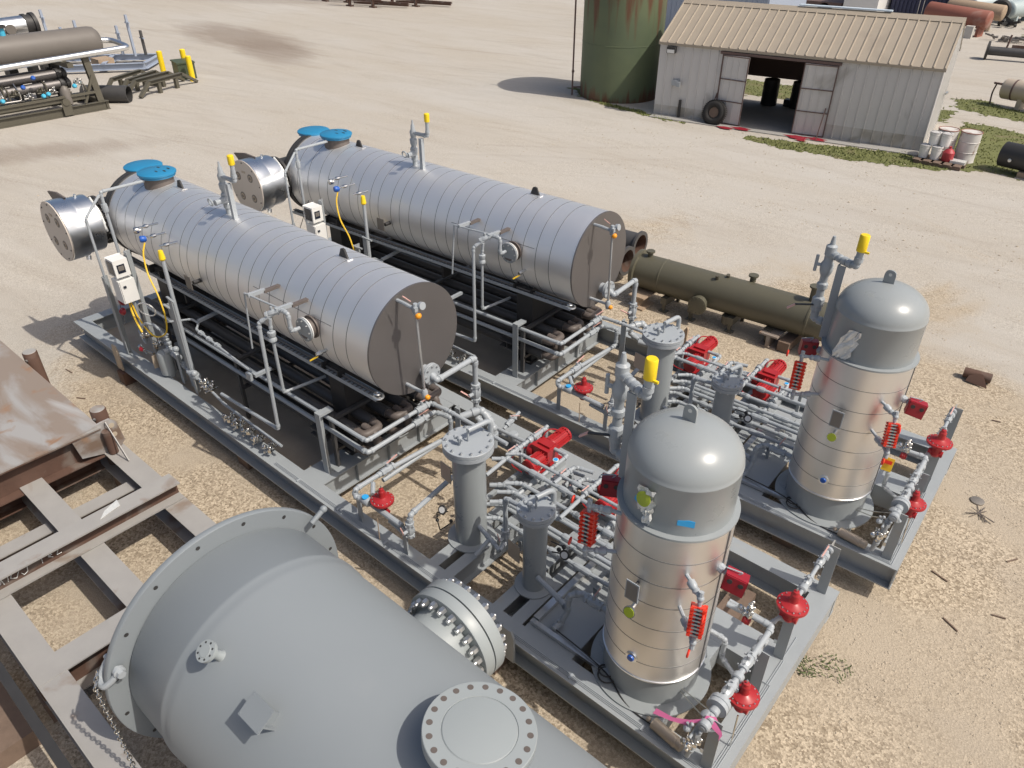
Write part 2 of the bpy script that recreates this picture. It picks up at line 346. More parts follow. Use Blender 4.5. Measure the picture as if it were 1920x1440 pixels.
KEEP = {'bolt_ring', 'bolt_holes', 'face_plate', 'tray', 'shell', 'corrugation', 'cladding_ribs', 'chalk_marks', 'cover', 'roof', 'ridge_cap', 'front_wall', 'level_gauge', 'bolted_flange', 'side_nozzle', 'jacket', 'end_head', 'tank_outlet', 'door_frame', 'flange_ring', 'end_wall'}
def islands(mb, gap=.012):
    """split a collector into groups of pieces that touch (by their boxes)"""
    n = len(mb.v); par = list(range(n))
    def find(a):
        while par[a] != a: par[a] = par[par[a]]; a = par[a]
        return a
    for f in mb.f:
        r = find(f[0])
        for i in f[1:]: par[find(i)] = r
    bx = {}
    for i in range(n):
        r = find(i); q = mb.v[i]
        if r not in bx: bx[r] = [q.x, q.y, q.z, q.x, q.y, q.z]
        else:
            b = bx[r]; b[0] = min(b[0], q.x); b[1] = min(b[1], q.y); b[2] = min(b[2], q.z); b[3] = max(b[3], q.x); b[4] = max(b[4], q.y); b[5] = max(b[5], q.z)
    ks = list(bx)
    if len(ks) > 400: return [mb]
    gp = {k: k for k in ks}
    def gf(a):
        while gp[a] != a: a = gp[a]
        return a
    for i, a in enumerate(ks):
        for b in ks[i + 1:]:
            A, B = bx[a], bx[b]
            if all(A[c] - gap <= B[c + 3] and B[c] - gap <= A[c + 3] for c in range(3)): gp[gf(b)] = gf(a)
    out = {}
    for f, mi in zip(mb.f, mb.mi): out.setdefault(gf(find(f[0])), []).append((f, mi))
    if len(out) == 1: return [mb]
    res = []
    for fs in out.values():
        g = MB(); mp = {}
        for f, mi in fs:
            for i in f:
                if i not in mp: mp[i] = len(g.v); g.v.append(mb.v[i])
            g.f.append([mp[i] for i in f]); g.mi.append(mi)
        res.append(g)
    return res
UNIT = None            # list collecting the things of the skid being built
class T:
    """a thing: an Empty at its base that parents its parts"""
    def __init__(s, name, label, cat, loc=(0, 0, 0), rz=0., group=None):
        s.o = bpy.data.objects.new(name, None); COL.objects.link(s.o); s.o.empty_display_size = .2
        s.loc = Vector(loc); s.rz = rz; s.o.location = s.loc; s.o.rotation_euler = (0, 0, rz)
        s.o['label'] = label; s.o['category'] = cat
        if group: s.o['group'] = group
        if UNIT is not None: UNIT.append(s)
    def p(s, name, mb, mats, par=None, label=None, local=False, **k):
        """par is a part (for sub-parts); pieces that do not touch become parts of their own"""
        if name not in KEEP:
            gs = islands(mb)
            if len(gs) > 1:
                for g in gs: o = s.p1(name, g, mats, par, label, local, **k)
                return o
        return s.p1(name, mb, mats, par, label, local, **k)
    def p1(s, name, mb, mats, par=None, label=None, local=False, **k):
        o = build(name, mb, mats, par or s.o, off=None if (local or s.rz) else s.loc, **k)
        if label: o['label'] = label
        return o
def solo(name, label, cat, mb, mats, group=None, loc=(0, 0, 0), **k):
    o = build(name, mb, mats, None, off=Vector(loc), **k); o.location = loc
    o['label'] = label; o['category'] = cat
    if group: o['group'] = group
    return o
def struct(name, mb, mats, kind='structure', **k):
    o = build(name, mb, mats, None, **k); o['kind'] = kind; return o
def dup(root, loc, rz, label=None, group=None):
    r = root.copy(); COL.objects.link(r); r.location = loc; r.rotation_euler = (0, 0, rz)
    if label: r['label'] = label
    if group: r['group'] = group
    for ch in list(root.children):
        c = ch.copy(); COL.objects.link(c); c.parent = r
        for g in list(ch.children):
            e = g.copy(); COL.objects.link(e); e.parent = c
    return r
# ---------------------------------------------------------------- the process skid (built once, then copied)
ZD = .54
def V(*a): return Vector(a)
def ball_valve(t, c, ax, r, lev=None, levcol='lever', mats='pipe', par=None, hex_=True):
    """ball valve with lever; the lever is a sub-part"""
    c = Vector(c); r = r * .88; ax = Vector(ax).normalized(); m = MB()
    m.lathe([(r * 1.25, -3.2 * r), (r * 1.45, -3.1 * r), (r * 1.45, -2 * r), (r * 1.15, -1.9 * r), (r * 1.45, -1.1 * r), (r * 1.6, 0), (r * 1.45, 1.1 * r), (r * 1.2, 1.9 * r), (r * 1.45, 2 * r), (r * 1.45, 3.1 * r), (r * 1.25, 3.2 * r)], c, ax, 8)
    up = Z if abs(ax.z) < .8 else -Y
    m.cyl(c, c + up * r * 3, r * .6, 8)
    for q in (-1, 1): m.bolts(c + ax * q * r * 2.05, ax * q, r * 1.75, 4, r * .28, r * .3)
    v = t.p('valve', m, mats)
    if lev is not None:
        lev = Vector(lev); e = c + up * r * 2.9
        t.p('lever', MB().bar(e - lev * .1, e + lev * .9, r * .55, r * .25), levcol, par=v)
    return v
def regulator(t, c, s=1.0, col='red', label=None):
    c = Vector(c); m = MB()
    m.lathe([(.05 * s, -.21 * s), (.065 * s, -.18 * s), (.05 * s, -.13 * s), (.06 * s, -.08 * s), (.10 * s, -.05 * s), (.12 * s, -.02 * s), (.152 * s, -.014 * s), (.152 * s, .014 * s), (.128 * s, .018 * s),
             (.118 * s, .032 * s), (.075 * s, .046 * s), (.05 * s, .06 * s), (.044 * s, .075 * s), (.042 * s, .15 * s), (.03 * s, .165 * s), (.028 * s, .19 * s), (.01 * s, .195 * s)], c, Z, 32)
    m.cyl(c + V(-.085 * s, 0, -.17 * s), c + V(.085 * s, 0, -.17 * s), .042 * s, 12)
    o = t.p('regulator', m, col, label=label)
    b = MB(); b.bolts(c + V(0, 0, .018 * s), Z, .128 * s, 14, .008 * s, .01 * s); b.cyl(c + V(0, 0, .2 * s), c + V(0, 0, .235 * s), .008 * s, 6)
    t.p('bolt_ring', b, 'bolt', par=o); return o
def flange(m, c, ax, r, th, n=8, mi=0, bmi=1, br=.012, side=1):
    ax = Vector(ax).normalized(); c = Vector(c); m.lathe([(r * .98, 0), (r, .004), (r, th - .004), (r * .98, th)], c, ax, 28, mi)
    m.bolts(c + ax * th, ax, r * .8, n, br, .012, bmi)
    if side == 2: m.bolts(c, -ax, r * .8, n, br, .012, bmi)
def cluster(m, c, s=1., seed=0):
    """little bright instrument manifold: blocks, needle valves, domed caps"""
    rnd = random.Random(seed); c = Vector(c)
    m.cyl(c + V(0, -.10 * s, 0), c + V(0, .10 * s, 0), .016 * s, 8)
    for k in range(4):
        q = c + V(rnd.uniform(-.06, .06), rnd.uniform(-.07, .07), rnd.uniform(-.02, .05)) * s
        m.cbox(q, V(.045, .04, .05) * s, rz=rnd.uniform(0, 1)); m.cyl(q, q + V(rnd.uniform(-.04, .04), rnd.uniform(-.04, .04), .075) * s, .014 * s, 8)
        m.sph(q + V(.02, 0, .07) * s, .022 * s, 0, 8)
    m.lathe([(.03 * s, 0), (.034 * s, .02 * s), (.02 * s, .05 * s), (.006 * s, .11 * s)], c + V(.02, .02, .02) * s, Z, 10)
    m.lathe([(.03 * s, 0), (.036 * s, .015 * s), (.036 * s, .045 * s), (.02 * s, .06 * s)], c + V(-.05, -.03, .02) * s, V(-.4, -.5, .5), 10)

def build_unit():
    global UNIT
    UNIT = []; U = '{U}'
    # ---------------- base frame
    t = T('skid_frame', f'long grey steel base frame of I-beams carrying the equipment of the {U} skid', 'skid frame', (0, 0, 0), group='process skids')
    L_, W_ = 12.264, 2.765
    for y in (.11, W_ - .11): t.p('side_beam', MB().ibeam((0, y, ZD), (L_, y, ZD), .315, .22), 'deck', angle=20)
    t.p('end_beam', MB().ibeam((.11, .22, ZD), (.11, W_ - .22, ZD), .31, .22), 'deck', angle=20)
    t.p('end_beam', MB().box((12.02, .22, ZD - .012), (L_, W_ - .22, ZD)).box((L_ - .02, 0.004, .225), (L_ - .006, W_ - .004, ZD - .016)).box((12.02, .22, .24), (12.035, W_ - .22, ZD - .012)), 'deck', angle=20)
    for x in (6.66, 8.69, 8.93, 9.64, 9.90): t.p('cross_beam', MB().ibeam((x, .22, ZD - .003), (x, W_ - .22, ZD - .003), .30, .14 if x > 7 else .10), 'deck', angle=20)
    m = MB().box((6.30, .22, ZD - .014), (6.61, W_ - .22, ZD - .002))
    for y in (.75, 1.3, 1.85): m.box((6.67, y, .25), (6.72, y + .012, ZD - .02))
    t.p('cross_plate', m, 'deck')
    t.p('deck_plate', MB().box((10.01, .22, ZD - .014), (10.6, W_ - .22, ZD - .002)), 'deck')
    t.p('deck_plate', MB().box((10.6, 1.08, ZD - .014), (10.8, W_ - .5, ZD - .002)).box((11.0, .22, ZD - .014), (11.62, 1.33, ZD - .002)).box((10.8, 1.332, ZD - .014), (12.02, 1.72, ZD - .002)), 'deck')
    for y in (1.34, 1.71): t.p('cross_beam', MB().box((10.8, y - .006, .24), (12.02, y + .006, ZD - .015)), 'deck')
    t.p('cross_beam', MB().box((11.605, .22, .24), (11.617, 1.33, ZD - .015)).box((11.0, .22, .24), (11.012, 1.33, ZD - .015)).box((10.588, .22, .24), (10.6, 1.08, ZD - .015)), 'deck')
    t.p('drip_pan', MB().box((.22, .215, .255), (6.61, W_ - .215, .27)), 'pan')
    for x in (1.62, 9.98): t.p('lifting_lug', MB().prism([V(x - .09, 0, .25), V(x + .09, 0, .25), V(x + .09, 0, .60), V(x + .05, 0, .70), V(x - .05, 0, .70), V(x - .09, 0, .60)], -Y, .025), 'tan' if x < 5 else 'deck')
    m = MB()
    for k in range(3):
        y = .045 + .016 * k; m.tube([(5.9, y, ZD + .006), (12.19 - k * .018, y, ZD + .006), (12.19 - k * .018, 1.2 + k * .35, ZD + .006)], .0042, 6)
    for x in (6.4, 7.2, 8.05, 8.9, 9.8, 10.7, 11.5): m.box((x, .03, ZD), (x + .025, .095, ZD + .013))
    m.tube([(12.19, 1.2, ZD + .012), (12.05, 1.2, ZD + .012)], .005, 6); m.tube([(12.17, .55, ZD + .012), (12.03, .5, ZD + .012)], .005, 6)
    t.p('tubing', m, 'pipe')
    # tray angles along the deck by the tower
    m = MB().bar((10.06, .34, ZD + .04), (10.06, 1.5, ZD + .04), .07, .045).bar((10.03, .30, ZD + .035), (11.0, .30, ZD + .035), .05, .04)
    t.p('cable_channel', m, 'bolt')
    t.p('cable_loop', MB().torus((10.98, .27, ZD + .05), Z, .085, .008, 20, 6).torus((10.95, .29, ZD + .065), V(.1, .2, 1), .07, .008, 20, 6).cable([(10.3, .35, ZD + .07), (10.7, .31, ZD + .08), (11.0, .27, ZD + .05), (11.3, .15, ZD + .012), (11.7, .14, ZD + .012)], .008), 'black')
    # ---------------- horizontal tank
    cy, cz, r0 = 1.418, 2.331, .70
    t = T('heater_tank', f'long horizontal silver jacketed tank with blue covered necks, resting on the {U} skid', 'horizontal tank', (3.9, cy, ZD), group='horizontal silver tanks')
    m = MB(); rnd = random.Random(3); xs = [1.0]
    while xs[-1] < 7.0: xs.append(xs[-1] + rnd.choice((.20, .24, .27, .22, .30)))
    xs[-1] = 7.281
    m.lathe([(r0, 1.0), (r0, 7.281)], (0, cy, cz), X, 96, 0, cap=False)
    for x in xs[1:-1]: m.lathe([(r0 - .005, x - .005), (r0 + .002, x - .0045), (r0 + .002, x + .0035), (r0 - .005, x + .005)], (0, cy, cz), X, 96, 1, cap=False)
    m.box((5.0, cy - r0 + .03, cz + .21), (6.6, cy - r0 + .036, cz + .216), 1)
    t.p('shell', m, ['alu', 'seam'], angle=50)
    m = MB().lathe([(.30, 7.284), (r0 + .004, 7.284), (r0 + .006, 7.262), (r0 - .02, 7.25)], (0, cy, cz), X, 96); m.lathe([(.001, 7.285), (.31, 7.285)], (0, cy, cz), X, 48, cap=False)
    t.p('end_head', m, 'head')
    m = MB().lathe([(.3, .86), (.72, .86), (.72, .92), (.70, .925), (.70, .935), (.72, .94), (.72, 1.0), (.5, 1.005)], (0, cy, cz), X, 64)
    m.bolts((.86, cy, cz), -X, .68, 28, .018, .03)
    t.p('bolted_flange', m, 'black')
    m = MB().tube([(.95, 1.22, 2.33), (.672, 1.22, 2.346), (.672, .50, 2.346)], .32, 32, bend=.55)
    m.lathe([(.385, -.03), (.385, .02)], (.672, .72, 2.346), Y, 40); m.bolts((.672, .69, 2.346), -Y, .36, 18, .014, .02)
    m.tube([(.95, 1.6, 2.33), (.80, 1.58, 2.35), (.80, 1.56, 2.9)], .25, 28, bend=.4)
    t.p('firetube_elbow', m, 'black')
    m = MB().lathe([(.30, -.60), (.44, -.585), (.445, -.56), (.445, -.325), (.47, -.325), (.47, -.295), (.472, -.29), (.474, -.06), (.46, -.045)], (.672, 0, 2.346), -Y, 64)
    m.cyl((.672, .45, 2.77), (.672, .45, 2.83), .02, 8); m.cyl((.82, .32, 1.90), (.84, .30, 1.84), .04, 10)
    bn = t.p('burner', m, 'steel')
    m = MB().lathe([(.473, 0), (.473, .012)], (.672, .045, 2.346), -Y, 64)
    for dx, dz in ((-.19, .17), (.17, .19), (-.16, -.19), (.19, -.17)):
        c = V(.672 + dx, .034, 2.346 + dz)
        for rr, hh, mi in ((.075, .004, 1), (.05, .010, 2), (.026, .016, 1)): m.lathe([(rr, 0), (rr, hh)], c, -Y, 20, mi)
    for k in range(9):
        a = 2 * PI * k / 9 + .2; m.cyl((.672 + .43 * math.cos(a), .034, 2.346 + .43 * math.sin(a)), (.672 + .43 * math.cos(a), .024, 2.346 + .43 * math.sin(a)), .012, 6, 3)
    m.box((.62, .026, 2.60), (.72, .04, 2.635), 2)
    t.p('face_plate', m, ['facep', 'grille', 'tan', 'black'], par=bn)
    m = MB().prism([V(.06, .31, 2.79), V(.40, .31, 2.845), (.72, .31, 2.83), V(.62, .31, 2.80), V(.40, .31, 2.73), V(.27, .31, 2.60)], -Y, .03)
    t.p('visor', m, 'brown', par=bn)
    t.p('sealing_scrap', MB().cable([(.80, .61, 2.77), (.98, .60, 2.65), (1.06, .61, 2.5), (1.10, .60, 2.38), (1.12, .61, 2.3)], .018).cable([(.85, .60, 2.75), (1.0, .62, 2.6), (1.10, .61, 2.42)], .012), 'plastic', par=bn)
    for (x, y, zt, zb, rr) in ((1.71, 1.345, 3.19, 2.95, .25), (.80, 1.55, 3.05, 2.82, .265)):
        n = t.p('neck', MB().lathe([(rr - .03, zb), (rr - .03, zt - .03)], (x, y, 0), Z, 40), 'black' if x < 1 else 'brown')
        m = MB().lathe([(rr + .012, zt - .055), (rr + .016, zt - .02), (rr + .03, zt - .018), (rr + .03, zt + .006), (rr + .01, zt + .02), (rr * .3, zt + .03)], (x, y, 0), Z, 48)
        if x > 1:
            for a, q in ((.4, .15), (1.2, .17), (-.5, .08), (2.4, .12)): m.obox((x + q * math.cos(a), y + q * math.sin(a), zt + .029), X, Y, Z, .035, .012, .002, 1)
        t.p('cover', m, ['blue', 'black'], par=n)
    for x in (2.22, 6.09):
        m = MB().prism([V(x - .10, cy - .012, 3.0), V(x + .10, cy - .012, 3.0), V(x + .05, cy - .012, 3.11), V(x + .035, cy - .012, 3.145), V(x, cy - .012, 3.157), V(x - .035, cy - .012, 3.145), V(x - .05, cy - .012, 3.11)], Y, .024)
        m.cbox((x, cy, 3.036), (.24, .08, .012), 1); t.p('lifting_lug', m, ['black', 'alu'])
    for x in (1.95, 6.35):
        t.p('saddle', MB().box((x - .18, cy - .60, ZD), (x + .18, cy + .60, ZD + .03)).box((x - .15, cy - .55, ZD + .03), (x + .15, cy + .55, 1.82)).box((x - .17, cy - .62, 1.72), (x - .15, cy + .62, 1.85)).box((x + .15, cy - .62, 1.72), (x + .17, cy + .62, 1.85)), 'black')
    # relief vent on the tank top
    m = MB().lathe([(.04, 3.0), (.04, 3.10), (.055, 3.11), (.055, 3.17), (.04, 3.19), (.062, 3.24), (.062, 3.30), (.04, 3.33), (.058, 3.38), (.062, 3.44), (.04, 3.47), (.05, 3.50), (.055, 3.56), (.035, 3.6), (.03, 3.66), (.018, 3.68), (.012, 3.74)], (3.68, 1.335, 0), Z, 14)
    m.tube([(3.68, 1.335, 3.54), (4.0, 1.344, 3.54), (4.0, 1.344, 3.80)], .034, 10, fit=True)
    m.box((3.87, 1.26, 3.0), (3.93, 1.32, 3.50)); m.lathe([(.045, 0), (.05, .03), (.05, .09), (.035, .12), (.04, .2)], (3.7, 1.34, 3.23), V(.1, -1, 0), 12)
    m.torus((3.72, 1.08, 3.26), V(0, 1, .2), .05, .012, 16, 6)
    vn = t.p('relief_vent', m, 'pipe'); t.p('cap', MB().lathe([(.04, 3.76), (.043, 3.77), (.043, 3.88), (.03, 3.89)], (4.0, 1.344, 0), Z, 16), 'yellow', par=vn)
    # side nozzle with blind flange
    c = V(6.25, .60, 2.43); m = MB().cyl(c, c + V(0, .2, -.01), .115, 24, 2); flange(m, c + V(0, .018, 0), -Y, .15, .022, 8, 0, 1, .013, 2); m.lathe([(.152, 0), (.152, .012)], c + V(0, .022, 0), Y, 28, 3)
    m.lathe([(.145, 0), (.145, .02)], c + V(0, .10, 0), Y, 28, 2)
    t.p('side_nozzle', m, ['deck', 'bolt', 'brown', 'white'])
    m = MB().cyl((6.46, .76, 2.18), (6.46, .60, 2.18), .022, 8).lathe([(.03, 0), (.035, .03), (.02, .08)], (6.46, .66, 2.18), -Y, 8); m.bar((6.46, .6, 2.15), (6.40, .52, 2.10), .025, .01, 1); t.p('drain_valve', m, ['chrome', 'yhose'])
    for x in (5.508, 6.077):
        t.p('bracket', MB().bar((x, .86, 2.69), (x, .60, 2.69), .06, .03, 0).bar((x - .01, .62, 2.70), (x - .03, .40, 2.70), .045, .045, 1), ['brown', 'pipe'])
    # sight glass on the end head
    m = MB().cyl((7.585, 1.24, 1.80), (7.585, 1.20, 2.90), .016, 10, 1); m.tube([(7.28, 1.20, 2.94), (7.40, 1.20, 2.94), (7.585, 1.20, 2.92)], .022, 8); m.tube([(7.28, 1.23, 1.80), (7.585, 1.24, 1.79)], .022, 8)
    m.lathe([(.03, -.06), (.04, -.03), (.04, .03), (.025, .08)], (7.585, 1.20, 2.92), Z, 10); m.lathe([(.03, -.07), (.04, -.03), (.04, .03), (.025, .06)], (7.585, 1.24, 1.79), Z, 10)
    m.cbox((7.62, 1.17, 2.95), (.03, .05, .05)); m.bar((7.56, 1.16, 3.03), (7.50, 1.10, 3.10), .016, .008, 3); m.cyl((7.62, 1.24, 2.97), (7.66, 1.24, 2.98), .045, 14)
    sg = t.p('sight_glass', m, ['pipe', 'glass', 'amber', 'lever'])
    t.p('knob', MB().sph((7.62, 1.20, 2.86), .038, 0, 12), 'amber', par=sg); t.p('knob', MB().sph((7.63, 1.24, 1.755), .034, 0, 12), 'amber', par=sg)
    # outlet flange and line
    m = MB(); c = V(7.30, 1.52, 1.86); m.cyl(c - X * .1, c + X * .10, .075, 18); flange(m, c + X * .08, X, .135, .025, 8, 0, 1, .013, 1); flange(m, c + X * .107, X, .135, .025, 8, 0, 1, .013, 1)
    m.tube([(7.40, 1.52, 1.86), (7.50, 1.52, 1.80), (7.44, 2.26, 1.76), (7.44, 2.26, 1.30)], .042, 12, fit=True); t.p('outlet_pipe', m, ['pipe', 'bolt'])
    ball_valve(t, (7.44, 2.26, 1.22), Z, .05, V(-.15, -.02, .03))
    t.p('outlet_pipe', MB().tube([(7.44, 2.26, 1.05), (7.44, 2.26, .80), (7.6, 2.26, .75)], .045, 12, fit=True), 'pipe')
    # transmitters and wells on the shell side
    for (x, z, col, dx) in ((2.50, 2.70, 'chrome', -.05), (2.62, 2.60, 'dblue', 0), (2.95, 2.56, 'chrome', .02)):
        m = MB().cyl((x + .12 + dx, .80, z + .05), (x + dx, .56, z + .02), .014, 8).lathe([(.025, 0), (.03, .03), (.03, .06), (.018, .08)], (x + .06 + dx, .68, z + .035), V(-.4, -1, -.1), 8)
        if x < 2.9: m.lathe([(.03, 0), (.045, .02), (.05, .07), (.04, .09)], (x, .56, z), V(-.3, -1, .1), 14, 1)
        t.p('transmitter', m, ['chrome', col])
    m = MB().cyl((3.62, .78, 2.20), (3.62, .62, 2.20), .03, 10); m.obox((3.56, .58, 2.20), X, Z, Y, .08, .10, .004, 1); t.p('nameplate', m, ['black', 'grille'])
    # vent arms over the neck, running down to the panel posts
    t.p('instrument_pipe', MB().tube([(1.76, 1.10, 3.12), (1.70, .467, 3.10), (1.70, .467, .60)], .026, 10, fit=True).lathe([(.04, -.06), (.045, 0), (.04, .06)], (1.70, .467, 2.86), Z, 10), 'pipe')
    t.p('instrument_pipe', MB().tube([(1.70, .44, 3.06), (1.758, .14, 2.80), (1.758, .14, 1.75)], .022, 10, fit=True), 'pipe')
    m = MB().cable([(1.05, .9, 1.95), (1.2, .8, 1.82), (1.5, .6, 1.84), (1.75, .5, 1.95)], .010).cable([(1.73, .55, 2.2), (1.4, .5, 1.6), (1.3, .4, 1.3), (1.5, .3, .9)], .006); t.p('cable', m, 'black')
    # pipe hung across the brackets
    t.p('instrument_pipe', MB().tube([(6.22, .57, 2.46), (6.22, .45, 2.46), (6.22, .45, 2.70), (6.07, .45, 2.70), (5.90, .24, 2.545), (5.925, .194, 1.035), (4.55, .20, .96)], .027, 10, fit=True), 'pipe')
    m = MB().tube([(6.0, .34, 2.60), (5.985, .33, 2.44), (5.94, .36, 1.52), (6.0, .95, 1.50)], .023, 10, fit=True); m.lathe([(.035, -.09), (.05, -.08), (.05, -.05), (.036, -.03), (.05, .0), (.05, .04), (.036, .05)], (5.982, .332, 2.38), Z, 10); t.p('instrument_pipe', m, 'pipe')
    t.p('instrument_tube', MB().tube([(5.37, .42, 2.69), (6.16, .45, 2.715)], .013, 8).tube([(5.37, .42, 2.69), (5.31, .40, 1.90)], .012, 8), 'pipe')
    ball_valve(t, (6.0, .38, 2.66), V(.4, .4, .2), .03)
    # ---------------- coil bank beneath the tank
    t = T('coil_bank', f'bank of black pipes with return bends beneath the silver tank of the {U} skid', 'pipe bank', (4., 1.4, .27), group='black coil banks')
    ys = [.72, .98, 1.24, 1.50, 1.76, 2.02]
    for z in (.90, 1.16):
        for y in ys: t.p('coil_pipe', MB().cyl((1.5, y, z), (6.85, y, z), .072, 14), 'coil')
    for z in (.90, 1.16):
        for i in range(0, 6, 2):
            yc = (ys[i] + ys[i + 1]) / 2; t.p('return_bend', MB().torus((6.85, yc, z), Z, .13, .075, 14, 12, 0, *((0, PI) if Vector(basis(Z)[1]).x > .5 else (-PI / 2 + PI / 2, PI)) ) if False else MB().tube([(6.83, ys[i], z), (7.0, ys[i], z), (7.0, ys[i + 1], z), (6.83, ys[i + 1], z)], .055, 14, bend=1.5), 'brown')
    for y in (.85, 1.37, 1.89): t.p('return_bend', MB().tube([(6.83, y, 1.16), (7.06, y, 1.15), (7.06, y + .02, .92), (6.83, y, .90)], .05, 12, bend=1.2), 'brown')
    for x in (2.4, 4.4, 6.55): t.p('support_bar', MB().box((x - .03, .58, .78), (x + .03, 2.16, .82)).box((x - .03, .58, 1.25), (x + .03, 2.16, 1.29)).box((x - .03, .56, .27), (x + .03, .60, 1.35)).box((x - .03, 2.14, .27), (x + .03, 2.18, 1.35)), 'coil')
    t.p('support_bar', MB().ibeam((6.30, .50, 1.02), (6.30, 2.2, 1.02), .12, .30), 'coil')
    # ---------------- cable tray
    t = T('cable_tray', f'narrow perforated grey cable tray along the tank side of the {U} skid', 'cable tray', (4., .9, 1.6), group='cable trays')
    m = MB(); a, b = V(.75, .86, 1.68), V(7.24, .84, 1.76); d = (b - a)
    for k in (-.06, .06): m.bar(a + V(0, k, .02), b + V(0, k, .02), .006, .05)
    m.bar(a, b, .11, .006)
    for k in range(85): q = a + d * (k + .5) / 85; m.cbox(q + V(0, 0, .005), (.022, .07, .006), 1)
    m.tube([a + V(0, .02, .03), b + V(-.1, .02, .03)], .014, 8, 1); tr = t.p('tray', m, ['pipe', 'grille'])
    t.p('tray_end', MB().torus(b + V(-.02, 0, .03), V(.1, 0, 1), .055, .016, 18, 6).torus(b + V(-.05, .01, .05), V(0, .2, 1), .035, .012, 18, 6), 'bolt', par=tr)
    for x in (2.6, 4.6, 6.2): t.p('tray_bracket', MB().box((x, .88, 1.45), (x + .05, 1.2, 1.64)), 'black')
    # ---------------- long side lines and their posts
    t = T('side_pipework', f'two long parallel grey pipes running along the near side of the {U} skid', 'pipework', (5., .5, ZD), group='side pipe runs')
    t.p('pipe', MB().tube([(1.9, .56, 1.27), (7.275, .546, 1.325), (7.275, 1.60, 1.325), (7.60, 1.62, 1.325), (8.55, 1.62, 1.30)], .03, 10, fit=True), 'pipe')
    t.p('pipe', MB().tube([(2.9, .56, 1.10), (7.262, .553, 1.133), (7.262, 1.66, 1.14), (7.50, 1.72, 1.14), (7.50, 1.72, .86), (7.50, .55, .84)], .034, 10, fit=True), 'pipe')
    for c in ((7.262, 1.40, 1.14), (7.275, 1.45, 1.325)): ball_valve(t, c, Y, .036, V(.05, .14, .05))
    t.p('post', MB().angle(6.50, .39, ZD, 1.46, .10, .01).box((6.5, .40, 1.42), (6.6, .60, 1.45)), 'deck')
    t.p('post', MB().angle(7.55, 1.75, ZD, 1.30, .09, .01), 'deck')
    t.p('pipe', MB().tube([(3.1, .30, 1.52), (3.3, .6, 1.52), (3.45, .62, 1.50), (3.6, .50, 1.5), (5.28, .36, 1.52)], .018, 8, fit=True), 'pipe')
    t.p('bracket', MB().bar((3.45, .62, 1.53), (3.45, 1.05, 1.56), .05, .04).bar((5.3, .35, 1.50), (5.3, .60, 1.50), .05, .04).cbox((5.26, .30, 1.50), (.10, .04, .10)), 'pipe')
    for c in ((3.75, .49, 1.5), (4.0, .47, 1.505), (4.25, .45, 1.51)): t.p('union', MB().lathe([(.03, -.05), (.036, -.03), (.026, -.01), (.036, .01), (.03, .05)], c, X, 8), 'pipe')
    # ---------------- fuel panel
    t = T('instrument_stand', f'two white instrument boxes with display on an angle post of the {U} skid', 'control box', (2.37, .2, ZD), group='instrument panels')
    t.p('post', MB().angle(2.36, .29, ZD, 2.42, .09, .012), 'deck')
    b = t.p('display_box', MB().box((2.25, .06, 2.10), (2.47, .27, 2.36)).box((2.24, .05, 2.10), (2.25, .28, 2.37)), 'white')
    t.p('screen', MB().box((2.27, .054, 2.13), (2.44, .0605, 2.33)), 'dark', par=b); t.p('keypad', MB().box((2.4695, .10, 2.16), (2.475, .21, 2.29)).box((2.475, .115, 2.20), (2.478, .195, 2.27), 1), ['dark', 'grille'], par=b)
    b = t.p('junction_box', MB().box((2.26, .05, 1.70), (2.49, .28, 2.05)), 'white'); t.p('latch', MB().box((2.4895, .10, 1.94), (2.505, .14, 1.97)).box((2.4895, .06, 1.71), (2.493, .064, 2.04)), 'dark', par=b)
    t.p('cable', MB().cable([(2.62, .52, 2.55), (2.66, .44, 2.4), (2.78, .38, 2.15), (3.02, .34, 1.9), (3.15, .30, 1.6), (3.10, .26, 1.35), (2.8, .20, 1.22), (2.5, .18, 1.4), (2.4, .17, 1.68)], .012), 'yhose')
    t.p('cable', MB().cable([(2.36, .16, 1.70), (2.42, .14, 1.5), (2.55, .12, 1.35), (2.62, .12, 1.25)], .015), 'yhose')
    t.p('cable', MB().torus((2.72, .24, 1.62), V(-.5, .8, .3), .13, .011, 24, 6), 'plastic')
    t.p('regulator', MB().lathe([(.03, -.1), (.07, -.05), (.075, 0), (.04, .05), (.03, .1)], (2.17, .16, 1.62), V(.6, 0, .5), 14).lathe([(.03, 0), (.06, .04), (.03, .08)], (2.24, .10, 1.48), V(.3, -.6, .3), 12), 'dred')
    t.p('post', MB().angle(1.73, .10, ZD, 1.89, .09, .012), 'deck')
    # ---------------- fuel gas bottle and manifold along the near edge
    t = T('fuel_manifold', f'string of grey fittings and small gas bottle on the near edge of the {U} skid', 'pipe manifold', (2.9, .2, ZD), group='fuel manifolds')
    t.p('gas_bottle', MB().lathe([(.04, .56), (.105, .58), (.11, .62), (.11, .90), (.09, .95), (.03, .975)], (2.86, .24, 0), Z, 28).box((2.76, .20, ZD), (2.96, .28, .6)), 'grey')
    t.p('nameplate', MB().box((2.72, .10, .66), (2.73, .23, .88)), 'tan')
    m = MB()
    m.tube([(2.55, .16, 1.30), (2.60, .20, 1.36), (2.72, .26, 1.36), (2.85, .30, 1.30), (2.9, .32, 1.12), (3.0, .34, .92), (3.35, .32, .80), (3.62, .30, .80)], .022, 8, fit=True)
    for c, ax in (((2.9, .32, 1.18), Z), ((2.92, .32, 1.06), Z), ((2.96, .33, .96), Z), ((3.08, .34, .90), X), ((3.25, .33, .84), X), ((3.45, .31, .80), X)):
        m.lathe([(.03, -.05), (.045, -.04), (.045, -.015), (.03, 0), (.052, .02), (.052, .045), (.03, .055)], c, ax, 10)
